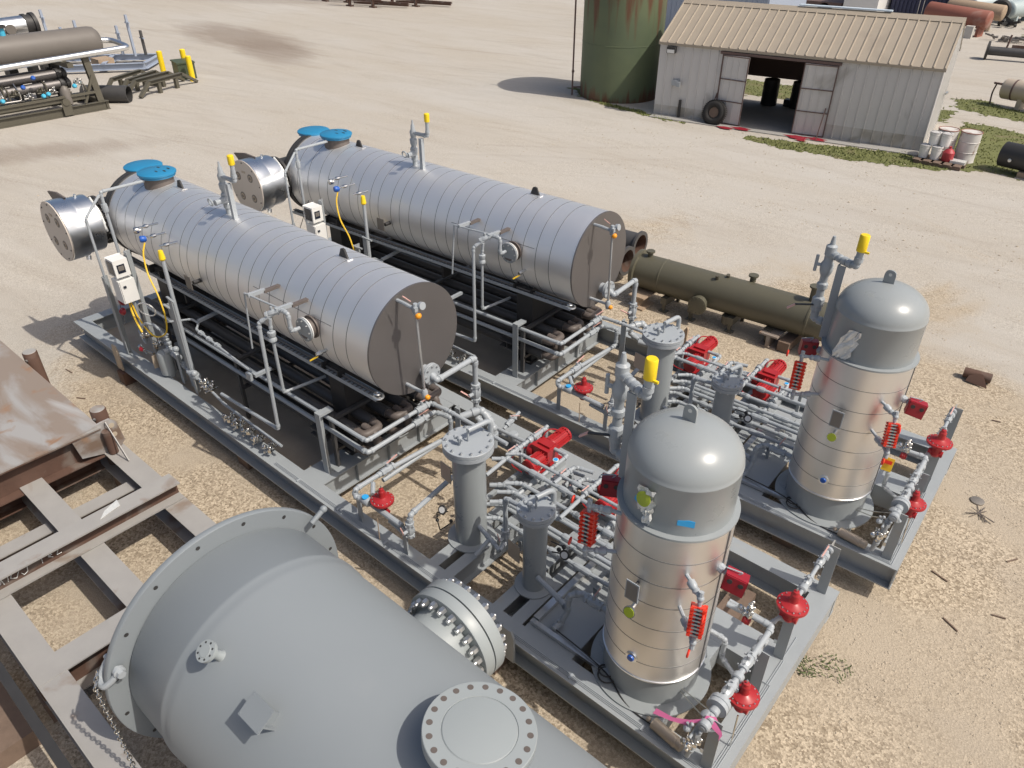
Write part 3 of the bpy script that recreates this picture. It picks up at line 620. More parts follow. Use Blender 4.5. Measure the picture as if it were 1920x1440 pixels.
    m.sph((3.0, .34, .93), .062, 0, 12); m.sph((3.02, .37, 1.0), .05, 0, 10); m.cyl((2.93, .29, .98), (2.93, .22, .98), .045, 14); t.p('pipe', m, 'pipe')
    t.p('meter', MB().lathe([(.03, -.1), (.06, -.08), (.065, .05), (.04, .09)], (3.62, .30, .82), X, 14).sph((3.66, .28, .88), .05, 0, 12), 'pipe')
    t.p('pipe', MB().tube([(3.7, .30, .80), (3.95, .28, .79), (4.55, .20, .79), (5.92, .19, .76)], .022, 8, fit=True), 'pipe')
    t.p('post', MB().angle(3.20, .26, ZD, 1.0, .07, .01), 'deck'); t.p('post', MB().angle(3.62, .24, ZD, .78, .07, .01), 'deck')
    t.p('post', MB().angle(3.02, .42, ZD, 1.75, .10, .012).box((3.02, .36, 1.74), (3.25, .40, 1.76)), 'deck')
    for k, (x, y, z) in enumerate(((2.60, .18, 1.15), (2.72, .26, 1.02), (4.0, .27, .84), (4.12, .26, .80), (4.72, .16, .64), (4.95, .15, .62), (5.2, .15, .64), (5.45, .14, .63), (5.70, .14, .62))):
        m = MB(); cluster(m, (x, y, z), .95 if x > 3 else .8, k); t.p('valve_cluster', m, 'chrome')
    t.p('pipe', MB().tube([(2.0, .30, .98), (2.25, .22, 1.0), (2.5, .16, 1.0)], .018, 8, fit=True).tube([(2.15, .2, .82), (2.45, .15, .80)], .014, 8), 'pipe')
    t.p('handwheel', MB().lathe([(.02, 0), (.045, .02), (.02, .05)], (2.48, .10, .92), -Y, 10), 'dred'); t.p('pipe', MB().tube([(2.36, .10, .92), (2.36, .16, .82), (2.65, .18, .86)], .02, 8), 'chrome')
    # yellow capped tall standpipe
    t = T('standpipe', f'slim grey standpipe with yellow tip at the tank side of the {U} skid', 'standpipe', (3.5, .33, ZD), group='yellow tipped standpipes')
    t.p('pipe', MB().cyl((3.50, .33, ZD), (3.455, .36, 2.60), .028, 12), 'pipe'); t.p('cap', MB().lathe([(.034, 2.58), (.045, 2.60), (.036, 2.68), (.03, 2.72)], (3.455, .36, 0), Z, 12), 'yellow')
    t.p('post', MB().angle(3.40, .30, ZD, 2.02, .10, .012).bar((3.40, .30, 2.03), (3.66, .27, 2.04), .03, .02), 'deck')
    # ---------------- pressure control line in front of the filter
    t = T('control_line', f'grey pipe loop with red regulator before the tall filter on the {U} skid', 'pipework', (7.9, .2, ZD), group='regulator pipe loops')
    t.p('pipe', MB().tube([(7.50, 1.62, .86), (7.52, .55, .98), (7.53, .12, 1.0), (7.62, .05, .98), (7.80, .15, .98)], .034, 10, fit=True), 'pipe')
    ball_valve(t, (7.52, .62, .98), Y, .036, V(.02, .17, .06))
    m = MB().lathe([(.045, -.08), (.055, -.06), (.055, .05), (.045, .07)], (7.74, .10, .97), X, 14).cyl((7.6, .33, 1.0), (7.72, .22, .97), .028, 8); mt = t.p('meter', m, 'pipe'); t.p('dial', MB().lathe([(.04, 0), (.04, .03)], (7.74, .10, 1.0), Z, 16), 'tape', par=mt)
    t.p('pipe', MB().tube([(7.79, .13, .93), (8.30, .14, .90)], .034, 10), 'pipe'); regulator(t, (7.93, .19, 1.03), .88)
    t.p('pipe', MB().tube([(8.08, .15, .84), (8.42, .13, .82), (8.42, .17, 1.12), (8.34, 1.05, 1.16)], .034, 10, fit=True), 'pipe')
    ball_valve(t, (8.42, .15, .92), Z, .038, V(-.02, -.02, .10))
    for x in (7.55, 8.34): t.p('post', MB().angle(x, .10, ZD, .93, .06, .01), 'deck')
    t.p('sample_tube', MB().tube([(7.98, .05, ZD), (7.97, .06, .86)], .006, 6), 'wood')
    # ---------------- filters
    def filt(x, y, zt, rf, rs, rb, nb, label):
        t = T('filter_vessel', label, 'filter vessel', (x, y, ZD), group='bolted lid filters')
        t.p('shell', MB().lathe([(rs, ZD + .012), (rs, zt - .09)], (x, y, 0), Z, 48), 'grey')
        t.p('base_ring', MB().lathe([(rb, ZD), (rb, ZD + .015), (rs, ZD + .016)], (x, y, 0), Z, 48), 'deck')
        m = MB().lathe([(rs, zt - .10), (rf, zt - .095), (rf, zt - .052), (rf - .008, zt - .05), (rf - .008, zt - .046), (rf, zt - .044), (rf, zt - .003), (rf - .004, zt)], (x, y, 0), Z, 48)
        ld = t.p('lid', m, 'pipe'); b = MB(); b.bolts((x, y, zt), Z, rf * .87, nb, .0155, .018); t.p('bolt', b, 'bolt', par=ld); b = MB(); b.bolts((x, y, zt - .095), -Z, rf * .87, nb, .0155, .014); t.p('bolt', b, 'bolt', par=ld)
        t.p('davit', MB().tube([(x, y, zt + .14), (x + .06, y + rf * 1.05, zt + .15), (x + .06, y + rf * 1.05, zt - .25)], .03, 12, bend=2).cyl((x, y, zt), (x, y, zt + .17), .012, 8), 'pipe')
        m = MB().lathe([(.016, 0), (.016, .05), (.028, .06), (.03, .10), (.016, .12)], (x - .02, y - rf * .38, zt), Z, 10).cyl((x - .06, y - rf * .38, zt + .08), (x + .03, y - rf * .38, zt + .08), .014, 8).lathe([(.02, 0), (.026, .02), (.012, .04)], (x - .06, y - rf * .38, zt + .08), -X, 8)
        t.p('vent_plug', m, 'pipe')
        m = MB(); pz = 1.45 if rf > .23 else 1.02
        m.obox((x - rs - .05, y - .13, pz), V(1, -.12, 0), Z, V(.12, 1, .0), .085, .115, .005).cyl((x - rs + .04, y - .05, pz), (x - rs - .03, y - .125, pz), .012, 6); t.p('nameplate', m, 'tan')
        return t
    t = filt(8.73, .79, 1.926, .275, .183, .275, 14, f'tall grey filter vessel with round bolted lid on the {U} skid')
    t.p('drain_pipe', MB().tube([(8.9, .74, .84), (9.12, .70, .80), (9.28, .66, .78)], .03, 10, fit=True).tube([(9.10, .70, .80), (9.05, .52, .66)], .026, 8), 'pipe'); ball_valve(t, (9.24, .80, .86), Z, .036, V(-.02, -.02, .12)); t.p('drain_pipe', MB().tube([(9.28, .66, .78), (9.25, .80, .80), (9.24, .80, 1.42), (9.5, .78, 1.46)], .03, 10, fit=True), 'pipe')
    m = MB().tube([(8.60, .62, .80), (8.45, .56, .62), (8.45, .53, .80), (8.45, .53, .92), (8.56, .6, .95)], .007, 6); m.sph((8.45, .53, .80), .022).sph((8.52, .56, .93), .022).sph((8.60, .6, .83), .022); m.lathe([(.05, 0), (.055, .02), (.05, .03)], (8.55, .54, 1.02), V(.2, -1, .5), 20)
    g = t.p('gauge', m, 'black'); t.p('dial', MB().lathe([(.036, 0), (.036, .003)], V(8.55, .54, 1.02) + V(.2, -1, .5).normalized() * .03, V(.2, -1, .5), 20), 'white', par=g)
    t = filt(9.73, .707, 1.646, .195, .125, .21, 12, f'short grey filter vessel standing between tall filter and tower on the {U} skid')
    t.p('drain_pipe', MB().tube([(9.84, .62, .80), (10.22, .56, .76), (10.32, .52, .74), (10.32, .52, .98), (10.42, .62, 1.0), (10.75, .60, .98)], .032, 10, fit=True).tube([(10.32, .52, .74), (10.28, .45, .58)], .03, 10), 'pipe'); ball_valve(t, (10.56, .60, .99), X, .036, V(.05, .03, .13)); ball_valve(t, (10.28, .42, .60), Y, .028)
    m = MB().tube([(9.86, .80, 1.20), (10.0, .84, 1.18), (10.0, .84, 1.08), (9.88, .80, 1.06)], .008, 6); m.sph((10.0, .84, 1.18), .025).sph((9.94, .84, 1.10), .025).lathe([(.05, 0), (.055, .02), (.05, .03)], (10.05, .80, 1.14), V(.3, -1, .5), 20)
    g = t.p('gauge', m, 'black'); t.p('dial', MB().lathe([(.036, 0), (.036, .003)], V(10.05, .80, 1.14) + V(.3, -1, .5).normalized() * .03, V(.3, -1, .5), 20), 'white', par=g)
    # ---------------- pumps
    def pump(x, label):
        t = T('pump', label, 'pump', (x, 2.2, ZD), group='red pumps')
        def finned(m, a, b, r):
            a, b = Vector(a), Vector(b); d, u, v = basis(b - a); m.cyl(a, b, r * .86, 20)
            for k in range(16): q = 2 * PI * k / 16; e = u * math.cos(q) + v * math.sin(q); m.obox((a + b) / 2 + e * r * .92, d, e, d.cross(e), (b - a).length / 2, r * .2, r * .045)
            m.lathe([(r * 1.05, -.012), (r * 1.1, 0), (r * 1.1, .02), (r, .025)], a, d, 24); m.lathe([(r * .9, -.03), (r * 1.08, -.028), (r * 1.1, 0), (r * .7, .02)], b, d, 24)
        m = MB(); finned(m, (x + .02, 2.28, .96), (x + .02, 2.60, .96), .092); t.p('motor', m, 'red')
        m = MB(); finned(m, (x + .05, 2.10, .90), (x + .05, 1.82, .90), .092); t.p('motor', m, 'red')
        m = MB().box((x - .12, 2.08, .84), (x + .14, 2.30, 1.03)).box((x - .06, 2.14, 1.03), (x + .12, 2.26, 1.06)).lathe([(.09, -.02), (.10, 0), (.10, .05), (.07, .08)], (x - .12, 2.14, .90), -X, 20).box((x - .10, 1.95, .70), (x + .12, 2.45, .72)).box((x - .06, 2.08, .72), (x + .08, 2.32, .85)); t.p('gearbox', m, 'red')
        t.p('hose', MB().cable([(x - .1, 2.24, 1.0), (x - .07, 2.33, 1.12), (x, 2.42, 1.12), (x + .03, 2.5, 1.03)], .009).cable([(x - .2, 2.14, .92), (x - .27, 1.95, .9), (x - .2, 1.8, .84), (x - .02, 1.78, .82)], .009), 'red')
        t.p('base', MB().box((x - .22, 1.85, ZD), (x + .25, 2.5, .60)).box((x - .15, 1.95, .6), (x + .15, 2.45, .70)), 'deck')
        t.p('suction_pipe', MB().tube([(x - .10, 2.34, 1.0), (x - .10, 2.34, 1.14), (x - .10, 1.95, 1.14), (x - .12, 1.25, 1.06)], .028, 10, fit=True), 'pipe'); ball_valve(t, (x - .11, 1.75, 1.12), Y, .03, V(.01, -.15, .02)); t.p('union', MB().lathe([(.04, -.03), (.045, -.01), (.045, .02), (.033, .04)], (x - .1, 2.02, 1.14), Y, 12).torus((x - .1, 2.08, 1.14), Y, .042, .006, 14, 6), 'pipe')
        t.p('discharge_pipe', MB().tube([(x + .12, 2.22, 1.0), (x + .34, 2.22, 1.0), (x + .34, 1.9, 1.0), (x + .30, 1.30, .95)], .028, 10, fit=True), 'pipe'); ball_valve(t, (x + .32, 1.65, .98), Y, .03, V(-.03, .15, .02))
        g = t.p('gauge', MB().lathe([(.02, 0), (.02, .04), (.036, .045), (.036, .06)], (x + .34, 1.98, 1.03), Z, 14), 'white'); t.p('dial', MB().lathe([(.028, 0), (.028, .004)], (x + .34, 1.98, 1.09), Z, 14), 'tape', par=g)
    pump(8.67, f'red twin pump set nearest the tall filter, on the {U} skid')
    pump(9.76, f'red twin pump set nearest the tower, on the {U} skid')
    # ---------------- parallel pipes between filters, pumps and tower
    t = T('pipe_rack', f'rack of many parallel grey pipes between the pumps and filters of the {U} skid', 'pipework', (9.6, 1.4, ZD), group='pipe racks')
    for (y, z, x0, x1, rr) in ((1.74, 1.14, 8.55, 10.85, .022), (1.60, 1.10, 8.45, 10.9, .028), (1.44, 1.02, 8.8, 10.75, .028), (1.30, .98, 8.8, 10.9, .027), (1.12, .98, 8.85, 10.8, .031), (1.0, .82, 8.85, 10.7, .028), (1.20, .80, 8.7, 10.7, .028), (1.50, .78, 8.5, 10.9, .033)):
        m = MB().tube([(x0 - .02, y - .12 if rr < .034 else y, z), (x0 + .12, y, z), (x1, y, z), (x1 + .02, y - .14, z)], rr, 10, fit=True); rn = random.Random(int(y * 100))
        for k in range(4): q = rn.uniform(x0 + .3, x1 - .2); m.lathe([(rr * 1.25, -.06), (rr * 1.4, -.04), (rr * 1.4, .02), (rr * 1.2, .05)], (q, y, z), X, 10)
        t.p('pipe', m, 'pipe')
    for (x, z0, z1) in ((9.28, .72, 1.12), (9.42, .8, 1.02), (9.16, .8, 1.0)):
        t.p('branch_pipe', MB().tube([(x, 1.6, z1), (x, 1.95, z1), (x, 2.05, z1 - .05), (x + .2, 2.1, z1 - .05)], .028, 10, fit=True), 'pipe'); ball_valve(t, (x, 1.82, z1), Y, .03, V(.02, -.14, .02))
    for x in (9.32, 10.35, 8.55): t.p('support', MB().bar((x, .95, .70), (x, 1.9, .70), .05, .05).box((x - .02, 1.86, ZD), (x + .02, 1.9, 1.1)).box((x - .02, .95, ZD), (x + .02, .99, .72)), 'deck')
    t.p('mounting_plate', MB().box((8.95, 2.28, .615), (10.6, 2.52, .63)).box((9.0, 2.3, ZD), (9.05, 2.5, .614)).box((10.4, 2.3, ZD), (10.45, 2.5, .614)), 'deck')
    t.p('branch_pipe', MB().tube([(7.6, 1.78, 1.15), (7.75, 2.05, 1.2), (7.95, 2.05, 1.0), (7.95, 2.05, .7)], .055, 12, fit=True), 'pipe')
    t.p('branch_pipe', MB().tube([(7.64, 2.26, .80), (8.6, 2.28, .82), (8.6, 1.95, .9)], .03, 10, fit=True).tube([(7.9, 2.30, .82), (7.9, 2.62, .92)], .026, 8, fit=True), 'pipe'); ball_valve(t, (7.9, 2.44, .87), V(0, 1, .3), .032, V(.12, .06, .03))
    t.p('branch_pipe', MB().tube([(8.4, 2.05, .84), (8.38, 2.62, .92)], .03, 10, fit=True), 'pipe'); ball_valve(t, (8.39, 2.35, .88), Y, .034, V(.03, .15, .03))
    t.p('branch_pipe', MB().tube([(7.55, 2.38, .62), (8.2, 2.38, .66), (8.55, 2.1, .72)], .045, 12, fit=True).lathe([(.06, 0), (.07, .02), (.07, .1), (.05, .12)], (8.0, 2.38, .64), Z, 12), 'pipe')
    t.p('support', MB().angle(8.42, 2.5, ZD, .95, .06, .01), 'deck')
    for c in ((8.3, 2.1, .80), (9.2, 2.0, .82), (10.2, 1.9, .98), (10.0, 1.75, .84)): ball_valve(t, c, Y, .03, V(.08, -.10, .05))
    # ---------------- tower
    tx, ty = 11.2, .69
    t = T('tower', f'upright silver jacketed tower with rounded grey top standing on the {U} skid', 'vertical vessel', (tx, ty, ZD), group='upright towers')
    t.p('skirt', MB().lathe([(.455, ZD + .012), (.455, .98)], (tx, ty, 0), Z, 72).lathe([(.455, ZD), (.575, ZD + .001), (.575, ZD + .018), (.455, ZD + .02)], (tx, ty, 0), Z, 72), 'grey')
    m = MB(); zs = [.905, 1.12, 1.37, 1.60, 1.88, 2.13, 2.40, 2.655]
    m.lathe([(.475, .90), (.475, 2.655)], (tx, ty, 0), Z, 96, 0, cap=False)
    for z in zs[1:-1]: m.lathe([(.471, z - .004), (.4768, z - .0035), (.4768, z + .0025), (.471, z + .004)], (tx, ty, 0), Z, 96, 1, cap=False)
    m.lathe([(.474, .895), (.483, .897), (.483, .912), (.474, .914)], (tx, ty, 0), Z, 96, 2, cap=False)
    m.box((tx + .46, ty - .02, .92), (tx + .482, ty + .0, 2.64), 1)
    t.p('jacket', m, ['alu2', 'seam', 'steel'], angle=50)
    prof = [(.44, 2.60), (.445, 2.66), (.445, 3.115), (.4485, 3.12), (.4485, 3.13)] + [(.445 * math.cos(a) + 1e-4, 3.135 + .30 * math.sin(a)) for a in [PI / 2 * k / 14 for k in range(15)]]
    m = MB().lathe(prof, (tx, ty, 0), Z, 96); m.lathe([(.44, 2.655), (.492, 2.656), (.492, 2.675), (.44, 2.679)], (tx, ty, 0), Z, 96)
    hd = t.p('head', m, 'grey', angle=40)
    x = tx - .02; m = MB().prism([V(x - .055, ty, 3.42), V(x + .055, ty, 3.42), V(x + .055, ty, 3.52)] + [V(x + .055 * math.cos(a), ty, 3.525 + .05 * math.sin(a)) for a in (.5, 1., 1.57, 2.1, 2.6)] + [V(x - .055, ty, 3.52)], Y, .02)
    m.lathe([(.017, 0), (.017, .026)], (x, ty - .003, 3.525), Y, 14, 1); t.p('lifting_lug', m, ['grey', 'plastic'], par=hd)
    def radial(a, rr, z): a = R(a); return V(tx + rr * math.cos(a), ty + rr * math.sin(a), z)
    def rvec(a): return V(math.cos(R(a)), math.sin(R(a)), 0)
    def tang(a): return V(-math.sin(R(a)), math.cos(R(a)), 0)
    m = MB().cyl(radial(-91, .46, 2.07), radial(-91, .55, 2.06), .015, 8).obox(radial(-91, .555, 2.03), tang(-91), Z, rvec(-91), .062, .105, .004, 1).obox(radial(-91, .558, 2.03), tang(-91), Z, rvec(-91), .052, .093, .004, 2); t.p('nameplate', m, ['black', 'pipe', 'grille'])
    m = MB().cyl(radial(-90, .46, 1.83), radial(-90, .54, 1.82), .022, 10).lathe([(.03, -.01), (.055, 0), (.055, .02)], radial(-90, .56, 1.80), V(0, -1, .25), 24).lathe([(.047, 0), (.047, .004)], radial(-90, .56, 1.80) + V(0, -1, .25).normalized() * .02, V(0, -1, .25), 24, 1); t.p('gauge', m, ['chrome', 'lime'])
    m = MB().lathe([(.045, -.02), (.055, -.01), (.055, .01), (.04, .015)], radial(-86.5, .475, 1.145), rvec(-86.5), 24).lathe([(.036, 0), (.03, .02), (.01, .022)], radial(-86.5, .485, 1.145), rvec(-86.5), 20, 1); t.p('plugged_port', m, ['steel', 'dblue'])
    # level gauges
    def gauge(p0, p1, g0, g1, face, wheels):
        gt, gb = Vector(g0), Vector(g1); m = MB(); d = (gt - gb).normalized(); f = Vector(face).normalized(); u = d.cross(f).normalized()
        m.obox((gt + gb) / 2, d, u, f, (gt - gb).length / 2, .055, .036)
        n = 8
        for k in range(n):
            q = gb + (gt - gb) * (k + .5) / n
            for sgn in (-1, 1): m.obox(q + u * sgn * .046 + f * .038, d, u, f, .012, .014, .016); m.obox(q + u * sgn * .05 - f * .044, d, u, f, .010, .015, .02)
        m.obox((gt + gb) / 2 + f * .037, d, u, f, (gt - gb).length / 2 * .95, .012, .004, 1)
        for k in range(n):
            q = gb + (gt - gb) * (k + .5) / n
            m.obox(q + f * .041, d, u, f, .007, .034, .006, 2)
        o = t.p('level_gauge', m, ['orange', 'dark', 'bolt'])
        b = MB()
        for (pp, g, s) in ((p0, gt, 1), (p1, gb, -1)):
            e = g + d * s * .07; b.tube([pp, (Vector(pp) + e) / 2 + Z * .01, e, g], .019, 8, fit=True); b.lathe([(.03, -.05), (.036, -.04), (.036, 0), (.026, .02), (.034, .04), (.02, .06)], (Vector(pp) + e) / 2, e - Vector(pp), 10); b.sph(e, .03); b.cyl(e, e + d * s * .06, .022, 8)
        t.p('gauge_cock', b, 'pipe', par=o)
        for wq in wheels: t.p('handwheel', MB().torus(wq, V(-1, -.3, .1), .03, .010, 16, 6).bar(Vector(wq) - V(0, 0, .03), Vector(wq) + V(0, 0, .03), .012, .012), 'orange', par=o)
        return o
    gauge(radial(-46, .47, 2.29), radial(-47, .47, 1.92), (11.715, .25, 2.16), (11.745, .19, 1.90), (.35, -1, .45), [(11.79, .17, 2.14), (11.75, .13, 1.74)])
    gauge(radial(-128, .47, 2.58), radial(-130, .47, 2.13), (10.655, .235, 2.50), (10.665, .215, 2.16), (.2, -1, .35), [(10.50, .22, 2.56), (10.51, .2, 2.10)])
    def switch(pp, c, u, v):
        c = Vector(c); u = Vector(u).normalized(); v = Vector(v); n = u.cross(v).normalized(); m = MB(); m.obox(c, u, v, n, .09, .085, .05); m.obox(c + n * .053, u, v, n, .083, .078, .006)
        for k in (-1, 1): m.lathe([(.022, 0), (.022, .006)], c + n * .058 + u * k * .045 + v * .03, n, 14, 1)
        o = t.p('level_switch', m, ['dred', 'black']); t.p('switch_nozzle', MB().tube([pp, c - n * .02], .028, 10).lathe([(.03, 0), (.04, .01), (.04, .05), (.03, .06)], pp, c - Vector(pp), 10).tube([c + v * .08, c + v * .12 + u * .03, c + v * .1 - u * .1], .006, 6), 'pipe', par=o)
    switch(radial(-6, .46, 2.25), (11.82, .63, 2.19), (.9, .25, -.2), (.1, .1, .95))
    switch(radial(-178, .46, 2.47), (10.59, .655, 2.47), (.8, .45, 0), (0, .1, 1))
    # tower relief vent
    cx, cyy = 10.55, .715
    m = MB().lathe([(.042, 2.80), (.042, 2.90), (.058, 2.91), (.058, 2.96), (.066, 2.97), (.066, 3.05), (.058, 3.06), (.042, 3.08), (.04, 3.16), (.058, 3.18), (.058, 3.23), (.042, 3.25), (.042, 3.32), (.058, 3.35), (.068, 3.39), (.068, 3.46), (.05, 3.49), (.05, 3.55), (.058, 3.56), (.058, 3.66), (.03, 3.68), (.024, 3.73), (.016, 3.77)], (cx, cyy, 0), Z, 18)
    m.tube([(cx, cyy, 2.95), (cx, cyy, 2.80), (10.80, .70, 2.79)], .043, 14, bend=1.8, fit=True); m.tube([(cx, cyy, 3.58), (cx + .12, cyy - .05, 3.57), (10.87, .578, 3.56), (10.87, .578, 3.74)], .042, 14, bend=1.8, fit=True)
    m.cyl((cx, cyy, 3.43), (cx - .11, cyy - .03, 3.44), .02, 8).cyl((cx - .11, cyy - .03, 3.36), (cx - .11, cyy - .03, 3.54), .018, 8)
    vn = t.p('relief_vent', m, 'pipe'); t.p('cap', MB().lathe([(.047, 3.735), (.05, 3.74), (.05, 3.90), (.042, 3.912)], (10.87, .578, 0), Z, 20).cbox((10.93, .56, 3.74), (.05, .02, .02)), 'yellow', par=vn)
    t.p('lever', MB().bar((cx - .02, cyy - .06, 2.99), (cx - .20, cyy - .12, 2.96), .03, .01).bar((cx - .20, cyy - .12, 2.96), (cx - .27, cyy - .14, 2.90), .032, .014, 1), ['black', 'lever'], par=vn)
    t.p('vent_support', MB().angle(10.68, .60, 2.66, 3.52, .085, .012), 'deck')
    # ---------------- end manifold
    t = T('end_manifold', f'grey pipe line with red regulators across the end of the {U} skid, on angle posts', 'pipework', (12.05, 1.3, ZD), group='end pipe manifolds')
    t.p('pipe', MB().tube([(12.04, -.02, 1.19), (12.045, .70, 1.21), (12.05, 1.25, 1.24), (11.62, 1.22, 1.24)], .031, 12, fit=True), 'pipe')
    t.p('pipe', MB().tube([(12.05, 2.67, 1.15), (12.07, 1.6, 1.15), (12.0, 1.35, 1.14), (11.6, 1.32, 1.18)], .024, 12, fit=True), 'pipe')
    m = MB()
    for y, rr in ((.02, .05), (.10, .046), (.18, .044), (.48, .044), (.60, .05), (.95, .044), (1.08, .046)): m.lathe([(rr * .8, -.035), (rr, -.025), (rr, .025), (rr * .8, .035)], (12.043, y, 1.2), Y, 14)
    m.lathe([(.05, -.05), (.09, -.045), (.09, -.005), (.082, 0), (.09, .005), (.09, .04), (.05, .06)], (12.043, .26, 1.2), Y, 24); m.bolts((12.043, .30, 1.2), Y, .075, 8, .009, .01)
    for y in (2.62, 2.5, 1.8, 1.95): m.lathe([(.03, -.04), (.045, -.03), (.045, .02), (.03, .04)], (12.06, y, 1.15), Y, 12)
    t.p('fittings', m, 'pipe')
    ball_valve(t, (12.045, .10, 1.17), V(.6, 0, -.8), .03); ball_valve(t, (12.055, 2.40, 1.15), Y, .03, V(0, .17, .03)); ball_valve(t, (12.06, 2.05, 1.15), Y, .03); ball_valve(t, (12.04, .42, 1.2), Y, .035); ball_valve(t, (12.04, .78, 1.21), Y, .035, None)
    regulator(t, (12.10, 1.52, 1.33), .94); regulator(t, (12.13, .58, 1.05), .90)
    t.p('pipe', MB().tube([(12.05, 1.52, 1.16), (12.05, 1.52, 1.1)], .04, 10).tube([(12.04, .55, 1.2), (12.1, .57, .92)], .034, 10).tube([(12.02, .02, 1.15), (11.98, .05, .8), (11.95, .06, .62)], .03, 10, fit=True).tube([(11.6, 1.0, 1.05), (11.75, 1.0, 1.05), (11.75, 1.0, .8), (11.95, .9, .78)], .026, 10, fit=True), 'pipe')
    for k, (x, y, z) in enumerate(((11.98, .0, 1.08), (11.97, .03, .85), (11.8, 1.24, 1.28))): m = MB(); cluster(m, (x, y, z), .8, 20 + k); t.p('valve_cluster', m, 'chrome' if k else 'pipe')
    m = MB().lathe([(.02, 0), (.035, .02), (.035, .06), (.02, .08)], (11.82, 1.23, 1.2), -Z, 10).cbox((11.82, 1.23, 1.16), (.07, .05, .05)); t.p('valve', m, 'red')
    t.p('drip_pot', MB().lathe([(.03, -.16), (.055, -.15), (.055, .10), (.05, .105), (.05, .16), (.03, .17)], (11.72, .12, .60), V(1, -.12, 0), 16).sph((11.52, .14, .60), .025), 'tan')
    for y in (.10, .96, 1.55, 2.62): t.p('post', MB().angle(12.06, y, ZD, 1.215, .10, .01).bar((12.03, y + .012, 1.17), (12.1, y + .012, 1.17), .006, .06, 1).bar((12.03, y + .012, .72), (12.1, y + .012, .72), .006, .05, 1), ['deck', 'bolt'])
    t.p('tubing', MB().tube([(11.62, .5, .70), (11.8, .38, .80), (12.0, .2, 1.0)], .006, 6).tube([(11.62, .52, .72), (11.8, .42, .84), (12.0, .26, 1.05)], .006, 6).tube([(12.16, .47, .92), (12.18, .42, .56)], .008, 6), 'chrome')
    u = UNIT; UNIT = None; return u
FRONT, REAR = 'front', 'rear'
unitA = build_unit()
YB = R(1.8161); DB = Vector((.5341 * .7, 4.4066 * .7, 0))
MBm = Matrix.Rotation(YB, 4, 'Z')
def toB(p): return MBm @ Vector(p) + DB
for t in unitA:
    lab = t.o['label']; t.o['label'] = lab.replace('{U}', FRONT)
    dup(t.o, toB(t.loc), YB, lab.replace('{U}', REAR))
# ---------------------------------------------------------------- one-off pieces on the two skids
tx, ty = 11.2, .69
def patch_on_tower(pts, rr, mb, mi=0, rear=False):
    o = len(mb.v); vs = []
    for a, z in pts: a = R(a); vs.append(V(tx + rr * math.cos(a), ty + rr * math.sin(a), z))
    k = [V(q.x - tx, q.y - ty, 0).normalized() * .004 for q in vs]; n = len(vs)
    allv = vs + [q + d for q, d in zip(vs, k)]
    if rear: allv = [toB(q) for q in allv]
    mb.add(allv, [tuple(range(n - 1, -1, -1)), tuple(range(n, 2 * n))] + [(i, (i + 1) % n, n + (i + 1) % n, n + i) for i in range(n)], mi)
def scrap(c, u, v, n, w, h, seed, mi=0, mb=None):
    """crumpled film: a small folded grid"""
    mb = mb or MB(); rn = random.Random(seed); c, u, v, n = Vector(c), Vector(u).normalized(), Vector(v).normalized(), Vector(n).normalized(); K = 7; vs = []
    for i in range(K):
        for j in range(K):
            s, t_ = i / (K - 1) - .5, j / (K - 1) - .5; f = 1 - .5 * abs(t_) + rn.uniform(-.18, .18)
            vs.append(c + u * s * w * f + v * t_ * h + n * (rn.uniform(.003, .03)))
    return mb.add(vs, [(i * K + j, (i + 1) * K + j, (i + 1) * K + j + 1, i * K + j + 1) for i in range(K - 1) for j in range(K - 1)], mi)
def rad(a, rr, z): return V(tx + rr * math.cos(R(a)), ty + rr * math.sin(R(a)), z)
m = MB(); patch_on_tower([(-63, 2.79), (-46, 2.77), (-46, 2.83), (-52, 2.845), (-63, 2.835)], .446, m)
solo('tape_strip', 'strip of blue tape stuck on the grey top of the front tower', 'tape', m, 'tape')
m = MB(); scrap(rad(-96, .447, 2.93), (1, 0, 0), (0, 0, 1), (0, -1, 0), .17, .24, 3, 0, m); m.lathe([(.06, 0), (.062, .012), (.03, .016)], rad(-97, .475, 2.95), V(-.1, -1, .25), 20, 1); scrap(rad(-92, .45, 2.78), (1, 0, 0), (0, 0, 1), (0, -1, 0), .08, .14, 5, 0, m); patch_on_tower([(-112, 2.85), (-98, 2.80), (-99, 2.88), (-110, 2.90)], .447, m, 2)
solo('wrapped_gauge', 'green dial wrapped in clear film on the grey top of the front tower', 'gauge', m, ['plastic', 'lime', 'tape'], smooth=False)
a = toB(rad(-108, .45, 2.86)); m = MB(); scrap(a, (1, 0, 0), (.25, 0, 1), (0, -1, 0), .20, .36, 11, 0, m)
solo('film_wrap', 'crumpled clear plastic film clinging to the grey top of the rear tower', 'plastic film', m, 'plastic', smooth=False)
m = MB()
for pts in ([(12.02, .06, 1.24), (12.08, .10, 1.22), (12.12, .12, 1.15), (12.13, .11, 1.05)], [(12.0, .02, 1.22), (11.92, -.02, 1.16), (11.80, -.06, 1.13), (11.66, -.10, 1.15)], [(12.02, .06, 1.24), (12.10, .08, 1.18), (12.16, .09, 1.12), (12.17, .08, 1.08)]):
    P = [Vector(p) for p in pts]; vs = []
    for i, p in enumerate(P): wd = .022 * (1 + .5 * (i % 2)); vs += [p + V(.2, .3, .9).normalized() * wd, p - V(.2, .3, .9).normalized() * wd]
    m.add(vs, [(2 * i, 2 * i + 1, 2 * i + 3, 2 * i + 2) for i in range(len(P) - 1)])
solo('ribbon', 'pink marking ribbon tied to the end pipe of the front skid', 'ribbon', m, 'pink')
